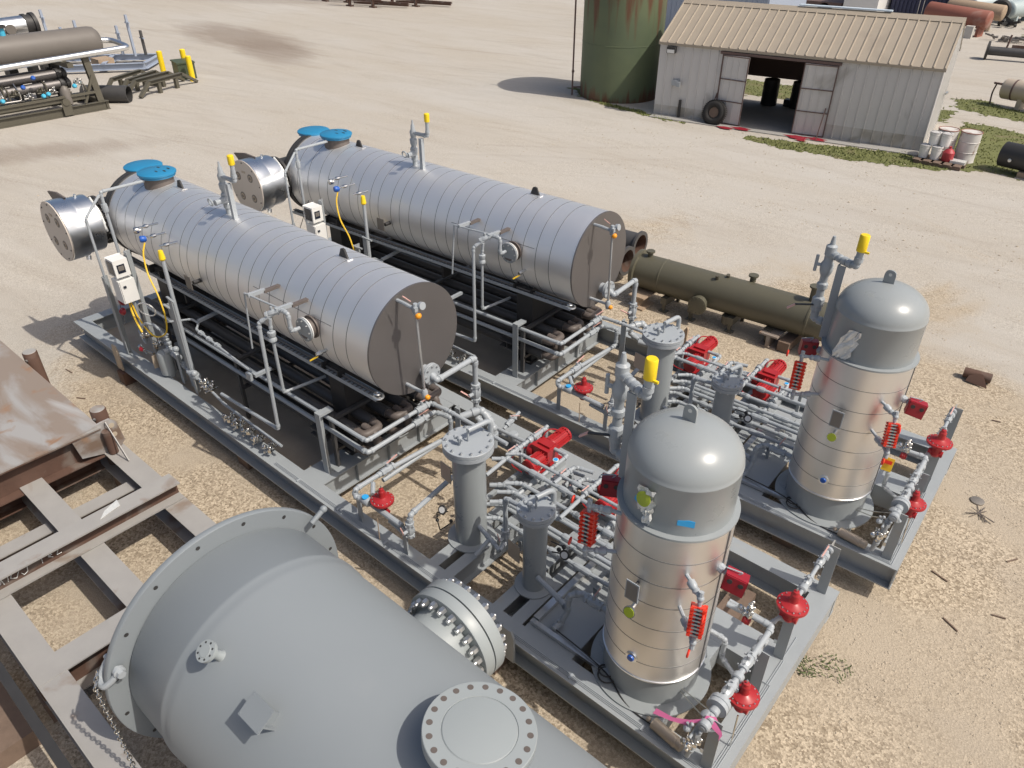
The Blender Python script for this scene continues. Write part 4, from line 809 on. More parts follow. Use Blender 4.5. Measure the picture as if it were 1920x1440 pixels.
m = MB(); p = toB(V(11.80, .17, 1.70)); m.obox(p, V(1, .1, 0), V(0, .3, 1), V(0, -1, .3), .05, .075, .004); m.obox(p + V(0, -.006, .03), V(1, .1, 0), V(0, .3, 1), V(0, -1, .3), .035, .02, .002, 1)
solo('warning_tag', 'yellow tag hanging below the red level gauge of the rear tower', 'tag', m, ['yhose', 'orange'])
for (a, lab, x, y) in ((0, 'rusty block propping the front skid near its control panel', 1.66, .03), (1, 'weathered timber block under the front skid beside the big vessel nozzle', 9.80, -.02)):
    m = MB().box((x - .10, y - .10, 0), (x + .10, y + .55, .222)); solo('support_block', lab, 'block', m, 'dwood' if a else 'rust', 'blocks under the skids')
for (x, y) in ((1.2, .3), (5, .3), (11.4, 2.2), (5, 2.3), (11.0, .4)):
    for rear in (0, 1):
        if rear or x > 1.5:
            c = toB(V(x, y, .11)) if rear else V(x, y, .11); solo('support_block', f"dark timber block in the shade beneath the {'rear' if rear else 'front'} skid", 'block', MB().cbox(c, (.25, .5, .222)), 'dwood', f"shaded blocks beneath the {'rear' if rear else 'front'} skid")

# ---------------------------------------------------------------- big grey vessel in the foreground
vx, vy, vz, vr = 8.49, -1.935, 1.40, .945
t = T('large_vessel', 'huge grey painted cylinder with flanged ring and nozzles lying in front of the skids', 'pressure vessel', (11, vy, .3))
prof = [(vr * .96, vx + .01), (vr, vx + .06), (vr, 9.02), (vr + .014, 9.05), (vr + .016, 9.09), (vr + .003, 9.13), (vr + .012, 9.16), (vr, 9.20), (vr, 14.2), (vr * .9, 14.5), (vr * .6, 14.7), (.01, 14.8)]
m = MB().lathe(prof, (0, vy, vz), X, 128); t.p('shell', m, 'vgrey', angle=60)
m = MB(); n = 96; prof = [(vr - .02, vx + .035), (1.095, vx + .03), (1.10, vx + .022), (1.10, vx - .022), (1.095, vx - .03), (vr - .12, vx - .03)]; m.lathe(prof, (0, vy, vz), X, n)
rg = t.p('flange_ring', m, 'vgrey')
m = MB()
for k in range(16):
    a = 2 * PI * k / 16 + .12; c = V(vx + .0312, vy + 1.03 * math.cos(a), vz + 1.03 * math.sin(a)); m.lathe([(.018, -.002), (.018, .002)], c, X, 14)
    m.lathe([(.018, 0), (.022, .0022)], c, X, 14, 1, cap=False)
t.p('bolt_holes', m, ['black', 'vgrey'], par=rg)
# bolted side nozzle toward the skid
m = MB(); c = V(10.03, 0, 1.40); m.cyl(c + Y * (-1.15), c + Y * (-.80), .34, 64); m.lathe([(.34, 0), (.46, .004), (.464, .01), (.464, .105), (.45, .108)], c + Y * (-.862), Y, 72); m.lathe([(.45, 0), (.464, .003), (.464, .11), (.455, .118), (.15, .12)], c + Y * (-.745), Y, 72)
m.lathe([(.448, -.755), (.448, -.74)], c, Y, 64, 1)
nz = t.p('bolted_nozzle', m, ['vgrey2', 'black'])
d, u, v = basis(Y)
for k in range(24):
    a = 2 * PI * k / 24; q = c + (u * math.cos(a) + v * math.sin(a)) * .405; b = MB()
    b.cyl(q - Y * .862, q - Y * .912, .034, 6); b.cyl(q - Y * .912, q - Y * .935, .020, 10); b.cyl(q - Y * .627, q - Y * .58, .034, 6); b.cyl(q - Y * .58, q - Y * .562, .020, 10)
    t.p('stud_bolt', b, 'bolt', par=nz)
# top manway blind
ax = V(0, .14, 1).normalized(); c = V(11.30, vy + .12, vz + .9)
m = MB().lathe([(.29, -.1), (.27, .10), (.27, .2)], c, ax, 48); m.lathe([(.27, .20), (.345, .203), (.348, .208), (.348, .272), (.344, .276), (.235, .278), (.232, .272), (.225, .279), (.16, .288), (.08, .294), (.003, .296)], c, ax, 72)
mw = t.p('top_manway', m, 'vgrey2'); m = MB(); d, u, v = basis(ax)
for k in range(20): a = 2 * PI * k / 20; m.lathe([(.0205, 0), (.0205, .0015)], c + ax * .2765 + (u * math.cos(a) + v * math.sin(a)) * .305, ax, 14)
t.p('bolt_holes', m, 'brown', par=mw)
# small flanged nozzle
def cyl_pt(x, th, r): return V(x, vy - r * math.cos(R(th)), vz + r * math.sin(R(th)))
ax = V(0, -math.cos(R(59)), math.sin(R(59))); c = cyl_pt(9.37, 59, .93)
m = MB().lathe([(.05, 0), (.034, .03), (.032, .10), (.045, .145)], c, ax, 24); m.lathe([(.075, .145), (.078, .148), (.078, .178), (.046, .18), (.044, .184), (.003, .184)], c, ax, 32)
s_ = t.p('small_nozzle', m, 'vgrey2'); m = MB(); d, u, v = basis(ax)
for k in range(8): a = 2 * PI * k / 8; m.lathe([(.008, 0), (.008, .001)], c + ax * .1795 + (u * math.cos(a) + v * math.sin(a)) * .06, ax, 10)
t.p('bolt_holes', m, 'black', par=s_)
ax = V(0, -math.cos(R(57)), math.sin(R(57))); c = cyl_pt(10.02, 57, .94); m = MB(); tu = X; tv = ax.cross(X)
rt = math.cos(.0); m.obox(c + ax * .155, tu, tv, ax, .115, .085, .004); m.obox(c + ax * .159, tu, tv, ax, .112, .082, .0015); m.obox(c + ax * .08 + tu * .05, tu, tv, ax, .006, .05, .08); m.obox(c + ax * .08 - tv * .04 + tu * .05, tv, tu, ax, .006, .05, .08)
for a in (-1, 1):
    for b in (-1, 1): m.cyl(c + ax * .159 + tu * a * .1 + tv * b * .07, c + ax * .163 + tu * a * .1 + tv * b * .07, .006, 8)
t.p('nameplate_bracket', m, 'vgrey')
# lug on far side of ring
m = MB().cyl((8.62, vy + .83, 2.06), (8.62, vy + .95, 2.12), .025, 12).sph((8.62, vy + .97, 2.13), .035); t.p('side_plug', m, 'vgrey')
for x in (9.3, 12.6): t.p('saddle', MB().box((x - .12, vy - .7, .02), (x + .12, vy + .7, .62)), 'vgrey')
# shackle and chain on the ring
ang = 160.; 
def ring_pt(a, r, dx=0): return V(vx + dx, vy + r * math.cos(R(a)), vz + r * math.sin(R(a)))
p0 = at_ = ring_pt(158, 1.035)
m = MB().cyl(p0 + X * .10, p0 - X * .14, .022, 14).lathe([(.03, 0), (.045, .01), (.045, .04), (.03, .045)], p0 + X * .05, X, 16).lathe([(.03, 0), (.034, .005), (.034, .035)], p0 + X * .09, X, 6)
m.cable([p0 + X * .06, p0 + X * .055 + V(0, -.05, -.06), p0 + X * .0 + V(0, -.12, -.13), p0 + V(-.09, -.10, -.12), p0 + V(-.11, -.03, -.04), p0 - X * .10], .026, 10)
solo('shackle', 'grey lifting shackle through the ring of the huge foreground vessel', 'shackle', m, 'pipe')
m = MB(); pa = p0 + V(-.02, -.13, -.02); pts = [pa + V(-.02, .02, .03), pa + V(.02, -.04, -.06), pa + V(.05, -.05, -.25), pa + V(.08, -.05, -.5), pa + V(.13, -.06, -.8), pa + V(.22, -.08, -1.2), pa + V(.3, -.10, -1.5)]
def along(pts, step):
    out = []; P = [Vector(p) for p in pts]; L = 0
    for i in range(len(P) - 1):
        n = max(1, int((P[i + 1] - P[i]).length / step))
        for k in range(n): out.append((P[i].lerp(P[i + 1], (k + .5) / n), (P[i + 1] - P[i]).normalized()))
    return out
for i, (q, d) in enumerate(along(pts, .036)):
    e = d.cross(X if i % 2 else Y).normalized(); f = d.cross(e); o = len(m.v); m.torus(q, f, .016, .0055, 12, 6)
    for j in range(o, len(m.v)): w_ = m.v[j] - q; m.v[j] = q + w_ + d * w_.dot(d) * .55
solo('chain', 'bright steel chain hanging from the shackle on the foreground vessel ring', 'chain', m, 'chrome')

# ---------------------------------------------------------------- rusty frame of beams at left
t = T('beam_frame', 'flat grid frame of weathered steel beams on the ground beside the huge vessel', 'steel frame', (5.5, -2, 0))
for (y, x0, x1) in ((-1.215, 3.6, 8.3), (-2.20, 3.6, 8.3), (-3.17, 3.6, 8.9)): t.p('beam', MB().ibeam((x0, y, .65), (x1, y, .65), .38, .26, wm=1), ['rustg', 'rust'], angle=20)
for (x, y0, y1) in ((3.85, -3.05, -2.33), (3.85, -2.07, -1.34)): t.p('beam', MB().ibeam((x, y0, .645), (x, y1, .645), .37, .25), 'rust', angle=20)
t.p('beam', MB().ibeam((6.99, -3.30, .654), (6.99, -1.35, .654), .37, .29, wm=1), ['rustg', 'rust'], angle=20)
for y0, y1 in ((-2.07, -1.35), (-3.04, -2.33)): t.p('beam', MB().ibeam((4.85, y0, .50), (4.85, y1, .50), .23, .2, wm=1), ['rustg', 'rust'], angle=20)
for x, y in ((4.2, -1.2), (6.6, -1.2), (4.2, -3.2), (6.9, -3.2), (8.1, -2.2)): t.p('foot', MB().box((x - .12, y - .12, 0), (x + .12, y + .12, .269)), 'dwood')
t = T('crossing_beam', 'rusty I-beam with chalk writing laid across the weathered grid frame', 'steel beam', (5.65, -2, .656))
t.p('beam', MB().ibeam((5.66, -4.4, .90), (5.64, -1.10, .90), .242, .25, .02, .014, wm=1), ['rustg', 'rust'], angle=20)
m = MB(); zc, xc = .775, 5.672
def stroke(pts):
    m.tube([V(xc, y, z) for y, z in pts], .0045, 5, bend=.4)
y0 = -3.12
for k, pts in enumerate((((0, -.05), (.03, .04), (.05, -.03), (.07, .03), (.08, -.05)), ((.12, -.04), (.14, .05), (.17, .03), (.15, -.02), (.20, -.05), (.24, .02)), ((.27, .05), (.33, .055), (.31, -.04), (.27, -.06), (.255, -.02)),
        ((.46, -.04), (.47, .03), (.50, .04)), ((.53, 0), (.57, .01), (.55, .035), (.53, .0), (.57, -.03)), ((.60, .03), (.64, .03), (.61, -.03), (.66, -.03)))): stroke([(y0 + a, zc + b) for a, b in pts])
t.p('chalk_marks', m, 'plastic')
m = MB().prism([V(5.69, -2.0, .904), V(5.59, -1.91, .904), V(5.51, -1.73, .904), V(5.63, -1.75, .904), V(5.65, -1.85, .904)], Z, .006); solo('scrap_plate', 'small pale scrap of steel lying on the crossing beam', 'scrap', m, 'plastic')
t = T('plate_table', 'low table topped by a wide rust-streaked steel plate left of the skids', 'steel table', (1.5, -2.2, 0))
t.p('plate', MB().box((-1.6, -4.5, 1.03), (4.20, -1.28, 1.05)), 'rustp')
t.p('edge_beam', MB().ibeam((4.06, -4.5, 1.028), (4.06, -1.29, 1.028), .42, .28, .018, .014), 'rust', angle=20); t.p('side_beam', MB().ibeam((-1.5, -1.45, 1.028), (3.9, -1.45, 1.028), .40, .2), 'rust', angle=20)
for x in (.6, 2.4): t.p('leg', MB().box((x, -1.6, 0), (x + .15, -1.4, .63)), 'rust')
m = MB().prism([V(4.16, -1.60, .72), V(4.16, -1.17, .60), V(4.16, -1.05, .72), V(4.16, -1.08, 1.02), V(4.16, -1.15, 1.10), V(4.16, -1.25, 1.10), V(4.16, -1.65, 1.052)], X, .028)
for y, z in ((-1.15, 1.0), (-1.15, .86)): m.lathe([(.035, 0), (.035, .034)], V(4.157, y, z), X, 14, 1)
m.cyl((4.26, -1.25, .66), (4.26, -1.25, 1.0), .06, 14, 2); m.bar((4.22, -1.22, 1.10), (4.58, -1.21, .66), .012, .05, 3); t.p('end_lug', m, ['rustp', 'pebble', 'rust', 'rustg'])
for (x, lab) in ((1.74, 'rusty pipe stake at the plate table, farther from the viewer'), (3.93, 'rusty pipe stake by the end lug of the plate table')):
    m = MB().lathe([(.098, .02), (.098, 1.14), (.092, 1.15)], (x, -1.17, 0), Z, 24).lathe([(.09, 1.148), (.085, 1.156), (.001, 1.158)], (x, -1.17, 0), Z, 24, 1).lathe([(.022, 0), (.022, .012), (.001, .014)], (x + .05, -1.255, 1.05), V(.45, -.9, 0), 10, 2); solo('stake', lab, 'stake', m, ['rust', 'rustg', 'bolt'], 'rusty stakes at the plate table')
m = MB().box((6.1, -3.95, .0), (7.15, -3.46, .22)); solo('timber', 'splintered dark timber beam on the gravel at lower left', 'timber', m, 'dwood', smooth=False)
m = MB().box((5.8, -3.50, .56), (9.5, -3.42, .80)); solo('steel_channel', 'dark steel channel on edge along the left border, beside the grid frame', 'steel channel', m, 'black')

# ---------------------------------------------------------------- olive vessel, blocks and open pipes behind the rear skid
t = T('olive_exchanger', 'long olive green vessel with flanged nozzles lying behind the rear skid', 'pressure vessel', (8, 8.3, 0))
A, B = V(6.30, 8.19, .58), V(10.15, 8.49, .58); d = (B - A).normalized(); pn = V(d.y, -d.x, 0)
m = MB().lathe([(.25, -.08), (.40, -.07), (.40, 0), (.335, .01), (.335, .50), (.342, .505), (.342, .52), (.335, .525), (.335, 3.3), (.345, 3.31), (.345, 3.34), (.335, 3.35), (.335, 3.72), (.28, 3.88), (.14, 3.97), (.01, 4.0)], A, d, 56); sh = t.p('shell', m, 'olive', angle=40)
m = MB(); c = A + d * 1.42; m.cyl(c + V(0, 0, -.1), c + pn * .44 + V(0, 0, -.16), .15, 24); e = pn; q = c + pn * .42 + V(0, 0, -.155); m.lathe([(.17, 0), (.175, .003), (.175, .05), (.165, .055)], q, e, 32); m.bolts(q + e * .052, e, .145, 12, .010, .012); t.p('side_nozzle', m, 'olive')
for k, (s, hh, rr) in enumerate(((.17, .12, .085), (2.15, .1, .09), (3.28, .28, .10))):
    c = A + d * s + V(0, .0, .30) + (pn * -.18 if k == 1 else V(0, 0, 0)); m = MB().cyl(c, c + Z * (hh + .02), rr * .62, 16); m.lathe([(rr, 0), (rr, .03)], c + Z * hh, Z, 24); t.p('top_nozzle', m, 'olive')
for s in (1.75, 1.6): c = A + d * s; c += V(0, 0, .3) + pn * (.12 if s < 1.7 else -.02); t.p('coupling', MB().cyl(c, c + Z * .09 + pn * .03, .035, 12), 'olived')
for s in (.72, 1.28, 2.05, 2.75, 3.45): q = A + d * s; t.p('leg', MB().box((q.x - .06, q.y - .32, .16), (q.x + .06, q.y + .32, .30)).box((q.x - .03, q.y - .30, 0), (q.x + .03, q.y - .25, .2)).box((q.x - .03, q.y + .25, 0), (q.x + .03, q.y + .30, .2)).box((q.x - .08, q.y - .33, 0), (q.x + .08, q.y - .2, .02)), 'olived')
t.p('drain_nozzle', MB().cyl(A + d * 1.95 + V(0, -.2, -.3), A + d * 1.95 + V(0, -.2, -.46), .1, 16), 'olived')
for (x, y, z, lab) in ((5.55, 9.37, .50, 'black pipe with a rust-brown open mouth, farther from the olive vessel'), (5.72, 8.62, .45, 'black pipe with a rust-brown open mouth, touching the end of the olive vessel')):
    m = MB(); A2, B2 = V(3.2, y - .12, z), V(x, y, z); dd = (B2 - A2).normalized(); Ln = (B2 - A2).length
    m.lathe([(.245, 0), (.245, Ln - .06), (.31, Ln - .05), (.31, Ln), (.235, Ln + .002)], A2, dd, 40, cap=False); m.lathe([(.232, Ln + .001), (.23, 0)], A2, dd, 40, 1, cap=False); m.lathe([(.245, 0), (.001, .002)], A2, dd, 40, cap=False); m.box((3.6, y - .3, 0), (3.8, y + .2, z - .26)); m.box((5.2, y - .3, 0), (5.4, y + .2, z - .26))
    solo('flanged_pipe', lab, 'pipe', m, ['coil', 'rust'], 'open black pipes')
for (x, y, lab, mt) in ((6.55, 7.85, 'pale steel block by the flanged end of the olive vessel', 'wood'), (9.12, 8.12, 'brown timber block with dark ends by the far end of the olive vessel', 'rustp')):
    m = MB().box((x - .17, y - .16, .24), (x + .17, y + .30, .27)).box((x - .16, y - .15, 0), (x + .16, y + .28, .03)).box((x - .03, y - .15, .03), (x + .03, y + .28, .24)); solo('support_block', lab, 'block', m, mt)
m = MB().box((9.30, 8.0, .02), (9.5, 8.9, .2)); solo('timber', 'dark timber beam lying under the olive vessel', 'timber', m, 'dwood')
m = MB().prism([V(7.9, 7.1, 0), V(8.02, 7.05, 0), V(8.0, 7.1, .32), V(7.97, 7.12, .36), V(7.92, 7.13, .28)], V(.3, 1, 0), .03); solo('scrap_wood', 'upright splinter of grey wood behind the red pumps', 'wood scrap', m, 'wood')
m = MB(); A2, B2 = V(12.02, 9.25, .10), V(12.42, 9.30, .10); m.cyl(A2, B2, .085, 20).lathe([(.07, 0), (.07, .004)], B2, B2 - A2, 16, 1); m.prism([V(12.1, 9.1, .03), V(12.42, 9.08, .02), V(12.3, 9.2, .16), V(12.12, 9.2, .12)], V(0, .3, .5), .02); solo('pipe_offcut', 'short rusty pipe offcut lying on the gravel right of the rear tower', 'pipe offcut', m, ['rust', 'black'])
m = MB().lathe([(.085, 0), (.085, .018), (.075, .022), (.001, .023)], (13.0, 6.05, 0), Z, 28); solo('lid', 'small dark round metal lid lying on the gravel near the rear skid', 'lid', m, 'grille')
m = MB(); rn = random.Random(4)
for k in range(16): a = rn.uniform(0, 2 * PI); l = rn.uniform(.10, .24); m.bar((13.08, 5.8, .02), (13.08 + l * math.cos(a), 5.8 + l * math.sin(a), rn.uniform(.0, .05)), .008, .004)
solo('dry_weed', 'dried star-shaped dark weed on the gravel beside the round lid', 'weed', m, 'brown')
for (x, y, s) in ((12.30, 2.05, .12), (12.52, 2.25, .17)):
    m = MB()
    for k in range(70):
        a = rn.uniform(0, 2 * PI); rr = s * math.sqrt(rn.random()); q = V(x + rr * math.cos(a), y + rr * math.sin(a), rn.uniform(.01, .05)); u = V(rn.uniform(-1, 1), rn.uniform(-1, 1), rn.uniform(-.2, .6)).normalized(); v = u.cross(Z).normalized(); m.add([q, q + u * .02 + v * .008, q + u * .04, q + u * .02 - v * .008], [(0, 1, 2, 3)])
    solo('weed', 'low green weed growing at the end of the front skid', 'weed', m, 'weed', 'weeds by the front skid', smooth=False)
for (x, y, a, l) in ((13.6, 4.1, .3, .14), (13.2, 3.7, -.5, .2), (13.55, 5.1, 1.0, .16), (12.9, 4.35, -.3, .2), (12.7, 8.2, .2, .12), (13.7, 8.8, .7, .15), (1.5, -.75, .5, .16), (.5, -.5, .1, .2), (2.4, -.8, .3, .14)):
    solo('stick', 'thin dark stick lying on the pale gravel', 'stick', MB().bar((x, y, .01), (x + l * math.cos(a), y + l * math.sin(a), .012), .016, .012), 'dwood', 'sticks on the gravel')
# ---------------------------------------------------------------- shed
SO, SY = V(-1.362, 21.148, 0), R(8.87); SM = Matrix.Rotation(SY, 3, 'Z')
def S(x, y, z): return SM @ V(x, y, z) + SO
SL, SD, EV, RG = 9.0, 4.0, 2.47, 3.53
t = T('shed', 'white metal shed with beige ribbed roof and open double doors', 'shed', SO, SY)
def ribbed(m, x0, x1, y, z0, z1, n=-1, step=.305, d=.03, mi=0, low=0):
    """vertical ribbed cladding facing n*Y, drawn as one folded sheet"""
    xs = []; x = x0
    while x < x1 - .02:
        e = min(x + step, x1); xs += [(x, 0), (e - .05, 0), (e - .04, d), (e - .012, d)]; x = e
    xs.append((x1, 0)); nn = len(xs); vs = [V(a, y + n * b, z) for z in (z0, z1) for a, b in xs]; m.add(vs, [(i, i + 1, nn + i + 1, nn + i) for i in range(nn - 1)], mi); return m
m = MB(); ribbed(m, 0, 2.3, 0, .35, EV); ribbed(m, 6.0, SL, 0, .45, EV); ribbed(m, 2.3, 6.0, 0, 2.28, EV)
ribbed(m, 0, 2.3, 0, 0, .35, mi=1); ribbed(m, 6.0, SL, 0, 0, .45, mi=1)
m.box((0, .03, 0), (2.3, .06, EV), 0).box((6.0, .03, 0), (SL, .06, EV), 0)
t.p('front_wall', m, ['shed', 'shedd'], smooth=False)
m = MB(); nr = 14
for k in range(nr):
    y0, y1 = SD * k / nr, SD * (k + 1) / nr
    for (a, b, dx) in ((y0, y1 - .05, 0), (y1 - .05, y1, .025)):
        za, zb = [EV + (RG - EV) * (1 - abs(2 * q / SD - 1)) for q in (a, b)]; m.add([V(SL + dx, a, 0), V(SL + dx, b, 0), V(SL + dx, b, zb), V(SL + dx, a, za)], [(0, 1, 2, 3)])
m.add([V(0, 0, 0), V(0, SD, 0), V(0, SD, EV), V(0, SD / 2, RG), V(0, 0, EV)], [(0, 1, 2, 3, 4)]); m.add([V(SL - .04, 0, 0), V(SL - .04, SD, 0), V(SL - .04, SD, EV), V(SL - .04, SD / 2, RG), V(SL - .04, 0, EV)], [(0, 1, 2, 3, 4)])
t.p('end_wall', m, 'shed', smooth=False)
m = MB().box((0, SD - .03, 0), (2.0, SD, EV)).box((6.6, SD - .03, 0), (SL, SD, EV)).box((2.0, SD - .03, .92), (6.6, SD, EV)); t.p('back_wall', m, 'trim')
m = MB(); ov = .03
for side in (0, 1):
    ye, zr = -.10, RG; yr = SD / 2
    if side: ye = SD + .10
    def rp(x, f, up): return V(x, ye + (yr - ye) * f, zr - (1 - f) * (zr - (EV - .05)) + up)
    m.add([rp(-ov, 0, .02), rp(SL + ov, 0, .02), rp(SL + ov, 1, .02), rp(-ov, 1, .02), rp(-ov, 0, -.012), rp(SL + ov, 0, -.012), rp(SL + ov, 1, -.012), rp(-ov, 1, -.012)], [(0, 1, 2, 3), (7, 6, 5, 4), (0, 4, 5, 1), (1, 5, 6, 2), (3, 7, 4, 0)])
    k = 0
    while k < 30:
        x = -ov + .02 + k * .31; m.add([rp(x - .03, 0, .021), rp(x - .012, 0, .06), rp(x + .012, 0, .06), rp(x + .03, 0, .021), rp(x - .03, 1, .021), rp(x - .012, 1, .06), rp(x + .012, 1, .06), rp(x + .03, 1, .021)], [(0, 1, 5, 4), (1, 2, 6, 5), (2, 3, 7, 6), (0, 3, 2, 1)]); k += 1
    m.add([rp(-ov, 0, -.013), rp(SL + ov, 0, -.013), rp(SL + ov, 0, -.06), rp(-ov, 0, -.06)], [(0, 1, 2, 3)])
rf = t.p('roof', m, 'roof', smooth=False)
m = MB()
for x0, x1 in ((-ov, 2.6), (2.6, 6.0), (6.0, SL + ov)): m.add([V(x0, SD / 2 - .2, RG - .06), V(x1, SD / 2 - .2, RG - .06), V(x1, SD / 2, RG + .075), V(x0, SD / 2, RG + .075), V(x1, SD / 2 + .2, RG - .06), V(x0, SD / 2 + .2, RG - .06)], [(0, 1, 2, 3), (3, 2, 4, 5)], 0)
t.p('ridge_cap', m, 'roof', par=rf, smooth=False)
t.p('ridge_sheet', MB().bar((4.0, SD / 2 + .06, RG + .11), (6.9, SD / 2 + .06, RG + .11), .22, .04), 'rooflight', par=rf)
def leaf(x0, x1, sw, lab):
    # hinged leaf, swung outward; sw is the outward offset of its free edge
    d = V(x1 - x0, -sw, 0); w = d.length; d.normalize(); n = V(d.y, -d.x, 0); n = n if n.y < 0 else -n; m = MB(); o = V(x0, -.05, .03); H = 2.2
    m.obox(o + d * w / 2 + Z * H / 2, d, Z, n, w / 2, H / 2, .012)
    for k in range(4): q = o + d * w * (k + .5) / 4 + Z * H / 2 + n * .02; m.obox(q, d, Z, n, .012, H / 2, .014)
    l = t.p('door_leaf', m, 'shed', smooth=False); m = MB()
    for z in (.02, .75, 1.45, H - .02): m.obox(o + d * w / 2 + Z * z + n * .04, d, Z, n, w / 2, .014, .012)
    for k in (0, 1): m.obox(o + d * (w * k) + Z * H / 2 + n * .04, d, Z, n, .014, H / 2, .012)
    t.p('door_frame', m, 'trim', par=l, smooth=False)
leaf(2.32, 3.24, .12, ''); leaf(6.02, 5.02, .06, '')
t.p('door_track', MB().box((2.2, -.10, 2.25), (6.1, -.02, 2.33)), 'trim'); t.p('jamb', MB().box((2.27, -.04, 0), (2.32, .1, 2.27)), 'trim'); t.p('jamb', MB().box((5.98, -.04, 0), (6.03, .1, 2.27)), 'trim')
t.p('floor_slab', MB().box((.05, -.55, 0), (SL - .05, SD - .05, .03)), 'conc')
t.p('strut', MB().bar((2.1, -.35, .02), (2.28, -.06, 1.0), .03, .03), 'trim'); t.p('strut', MB().bar((5.9, -.5, .02), (5.93, -.1, .95), .03, .03), 'trim')
m = MB().box((.32, -.2, 2.12), (.62, -.03, 2.32)); lt = t.p('wall_lamp', m, 'black'); t.p('lens', MB().box((.34, -.206, 2.13), (.60, -.2, 2.24)), 'white', par=lt)
t.p('meter_box', MB().box((.62, -.16, 1.08), (.86, -.03, 1.26)).box((.8, -.2, 1.06), (.94, -.1, 1.22)), 'pipe'); t.p('wall_pipe', MB().cyl((1.0, -.1, 0), (1.0, -.1, .62), .05, 12), 'black')
t.p('door_latch', MB().cyl((SL + .05, 2.7, 1.25), (SL + .08, 3.0, 1.25), .04, 10), 'bolt')
m = MB()
for x, y, s in ((2.9, -.62, .5), (3.4, -.45, .6), (5.3, -.5, .7), (5.9, -.4, .6), (5.5, -.8, .3)):
    q = S(x, y, .034); n = 10; m.add([q + V(s * (1 if k % 2 else .55) * math.cos(2 * PI * k / n) * .7, s * .3 * math.sin(2 * PI * k / n), 0) for k in range(n)], [tuple(range(n))])
struct('red_overspray', m, 'dred', 'stuff', smooth=False)
q = S(2.35, -.30, 0); m = MB(); m.torus(q + V(0, 0, .40), SM @ V(.12, 1, -.25), .29, .125, 40, 14); o = len(m.v)
for k in range(40): a = 2 * PI * k / 40; d, u, v = basis(SM @ V(.12, 1, -.25)); e = u * math.cos(a) + v * math.sin(a); m.obox(q + V(0, 0, .40) + e * .41, d, e, d.cross(e), .10, .012, .015)
m.lathe([(.17, -.05), (.17, .05)], q + V(0, 0, .40), SM @ V(.12, 1, -.25), 24, 1); solo('tyre', 'worn black tyre leaning on the shed wall by the left door', 'tyre', m, ['tyre', 'dwood'])
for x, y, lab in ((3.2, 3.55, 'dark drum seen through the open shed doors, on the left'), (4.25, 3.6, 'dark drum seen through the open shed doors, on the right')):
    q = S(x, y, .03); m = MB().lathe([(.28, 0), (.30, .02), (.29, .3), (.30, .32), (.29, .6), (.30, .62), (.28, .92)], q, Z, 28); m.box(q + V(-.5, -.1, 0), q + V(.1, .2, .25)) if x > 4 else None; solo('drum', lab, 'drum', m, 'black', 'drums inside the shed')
# drums, pails and pallet at the shed corner
q0 = V(8.30, 22.15, 0)
m = MB()
for k in range(5): m.box(q0 + V(-.65 + k * .28, -.95, .09), q0 + V(-.45 + k * .28, -.1, .115))
for y in (-.9, -.5, -.15): m.box(q0 + V(-.62, y - .04, 0), q0 + V(.68, y + .04, .09))
solo('pallet', 'low wooden pallet under the paint pails at the shed corner', 'pallet', m, 'dwood')
for x, y, lab in ((-.12, .10, 'rusty white steel drum touching the shed corner, behind the pails'), (.48, .22, 'rusty white steel drum farther from the shed corner')):
    t = T('drum', lab, 'drum', q0 + V(x, y, 0), group='white drums at the shed'); p = q0 + V(x, y, 0); t.p('body', MB().lathe([(.285, 0), (.295, .012), (.285, .03), (.285, .29), (.297, .30), (.285, .31), (.285, .59), (.297, .60), (.285, .61), (.285, .87)], p, Z, 36), 'drum'); t.p('rim', MB().torus(p + V(0, 0, .875), Z, .287, .012, 36, 6), 'rtank')
for x, y, z, lab in ((-.48, -.55, .115, 'white pail at the left of the lower pair on the pallet'), (-.15, -.55, .115, 'white pail at the right of the lower pair on the pallet'), (-.33, -.45, .49, 'white pail stacked on the pails, by the shed'), (-.02, -.40, .49, 'white pail stacked on the pails, by the drums')):
    p = q0 + V(x, y, z); t = T('pail', lab, 'pail', p, group='white paint pails'); t.p('body', MB().lathe([(.125, 0), (.15, .33), (.158, .335), (.158, .345), (.15, .35)], p, Z, 24), 'white'); t.p('lid', MB().lathe([(.158, .35), (.16, .372), (.15, .375), (.001, .37)], p, Z, 24).torus(p + V(0, 0, .29), Z, .149, .006, 24, 6), 'shed'); t.p('wire_handle', MB().torus(p + V(0, -.02, .30), V(0, 1, .5), .152, .005, 16, 5, 0, PI, 2 * PI), 'black')
p = q0 + V(.18, -.50, .115); solo('fuel_can', 'red can beside the white pails on the pallet', 'can', MB().lathe([(.15, 0), (.16, .02), (.16, .25), (.10, .33), (.04, .36), (.04, .42)], p, Z, 20), 'can')
p = q0 + V(.50, -.50, 0); solo('tray', 'flat pale tray with dark foot right of the red can', 'tray', MB().box(p + V(-.2, -.15, .1), p + V(.2, .15, .18)).box(p + V(-.1, -.12, 0), p + V(.22, .05, .1), 1), ['plastic', 'dwood'])
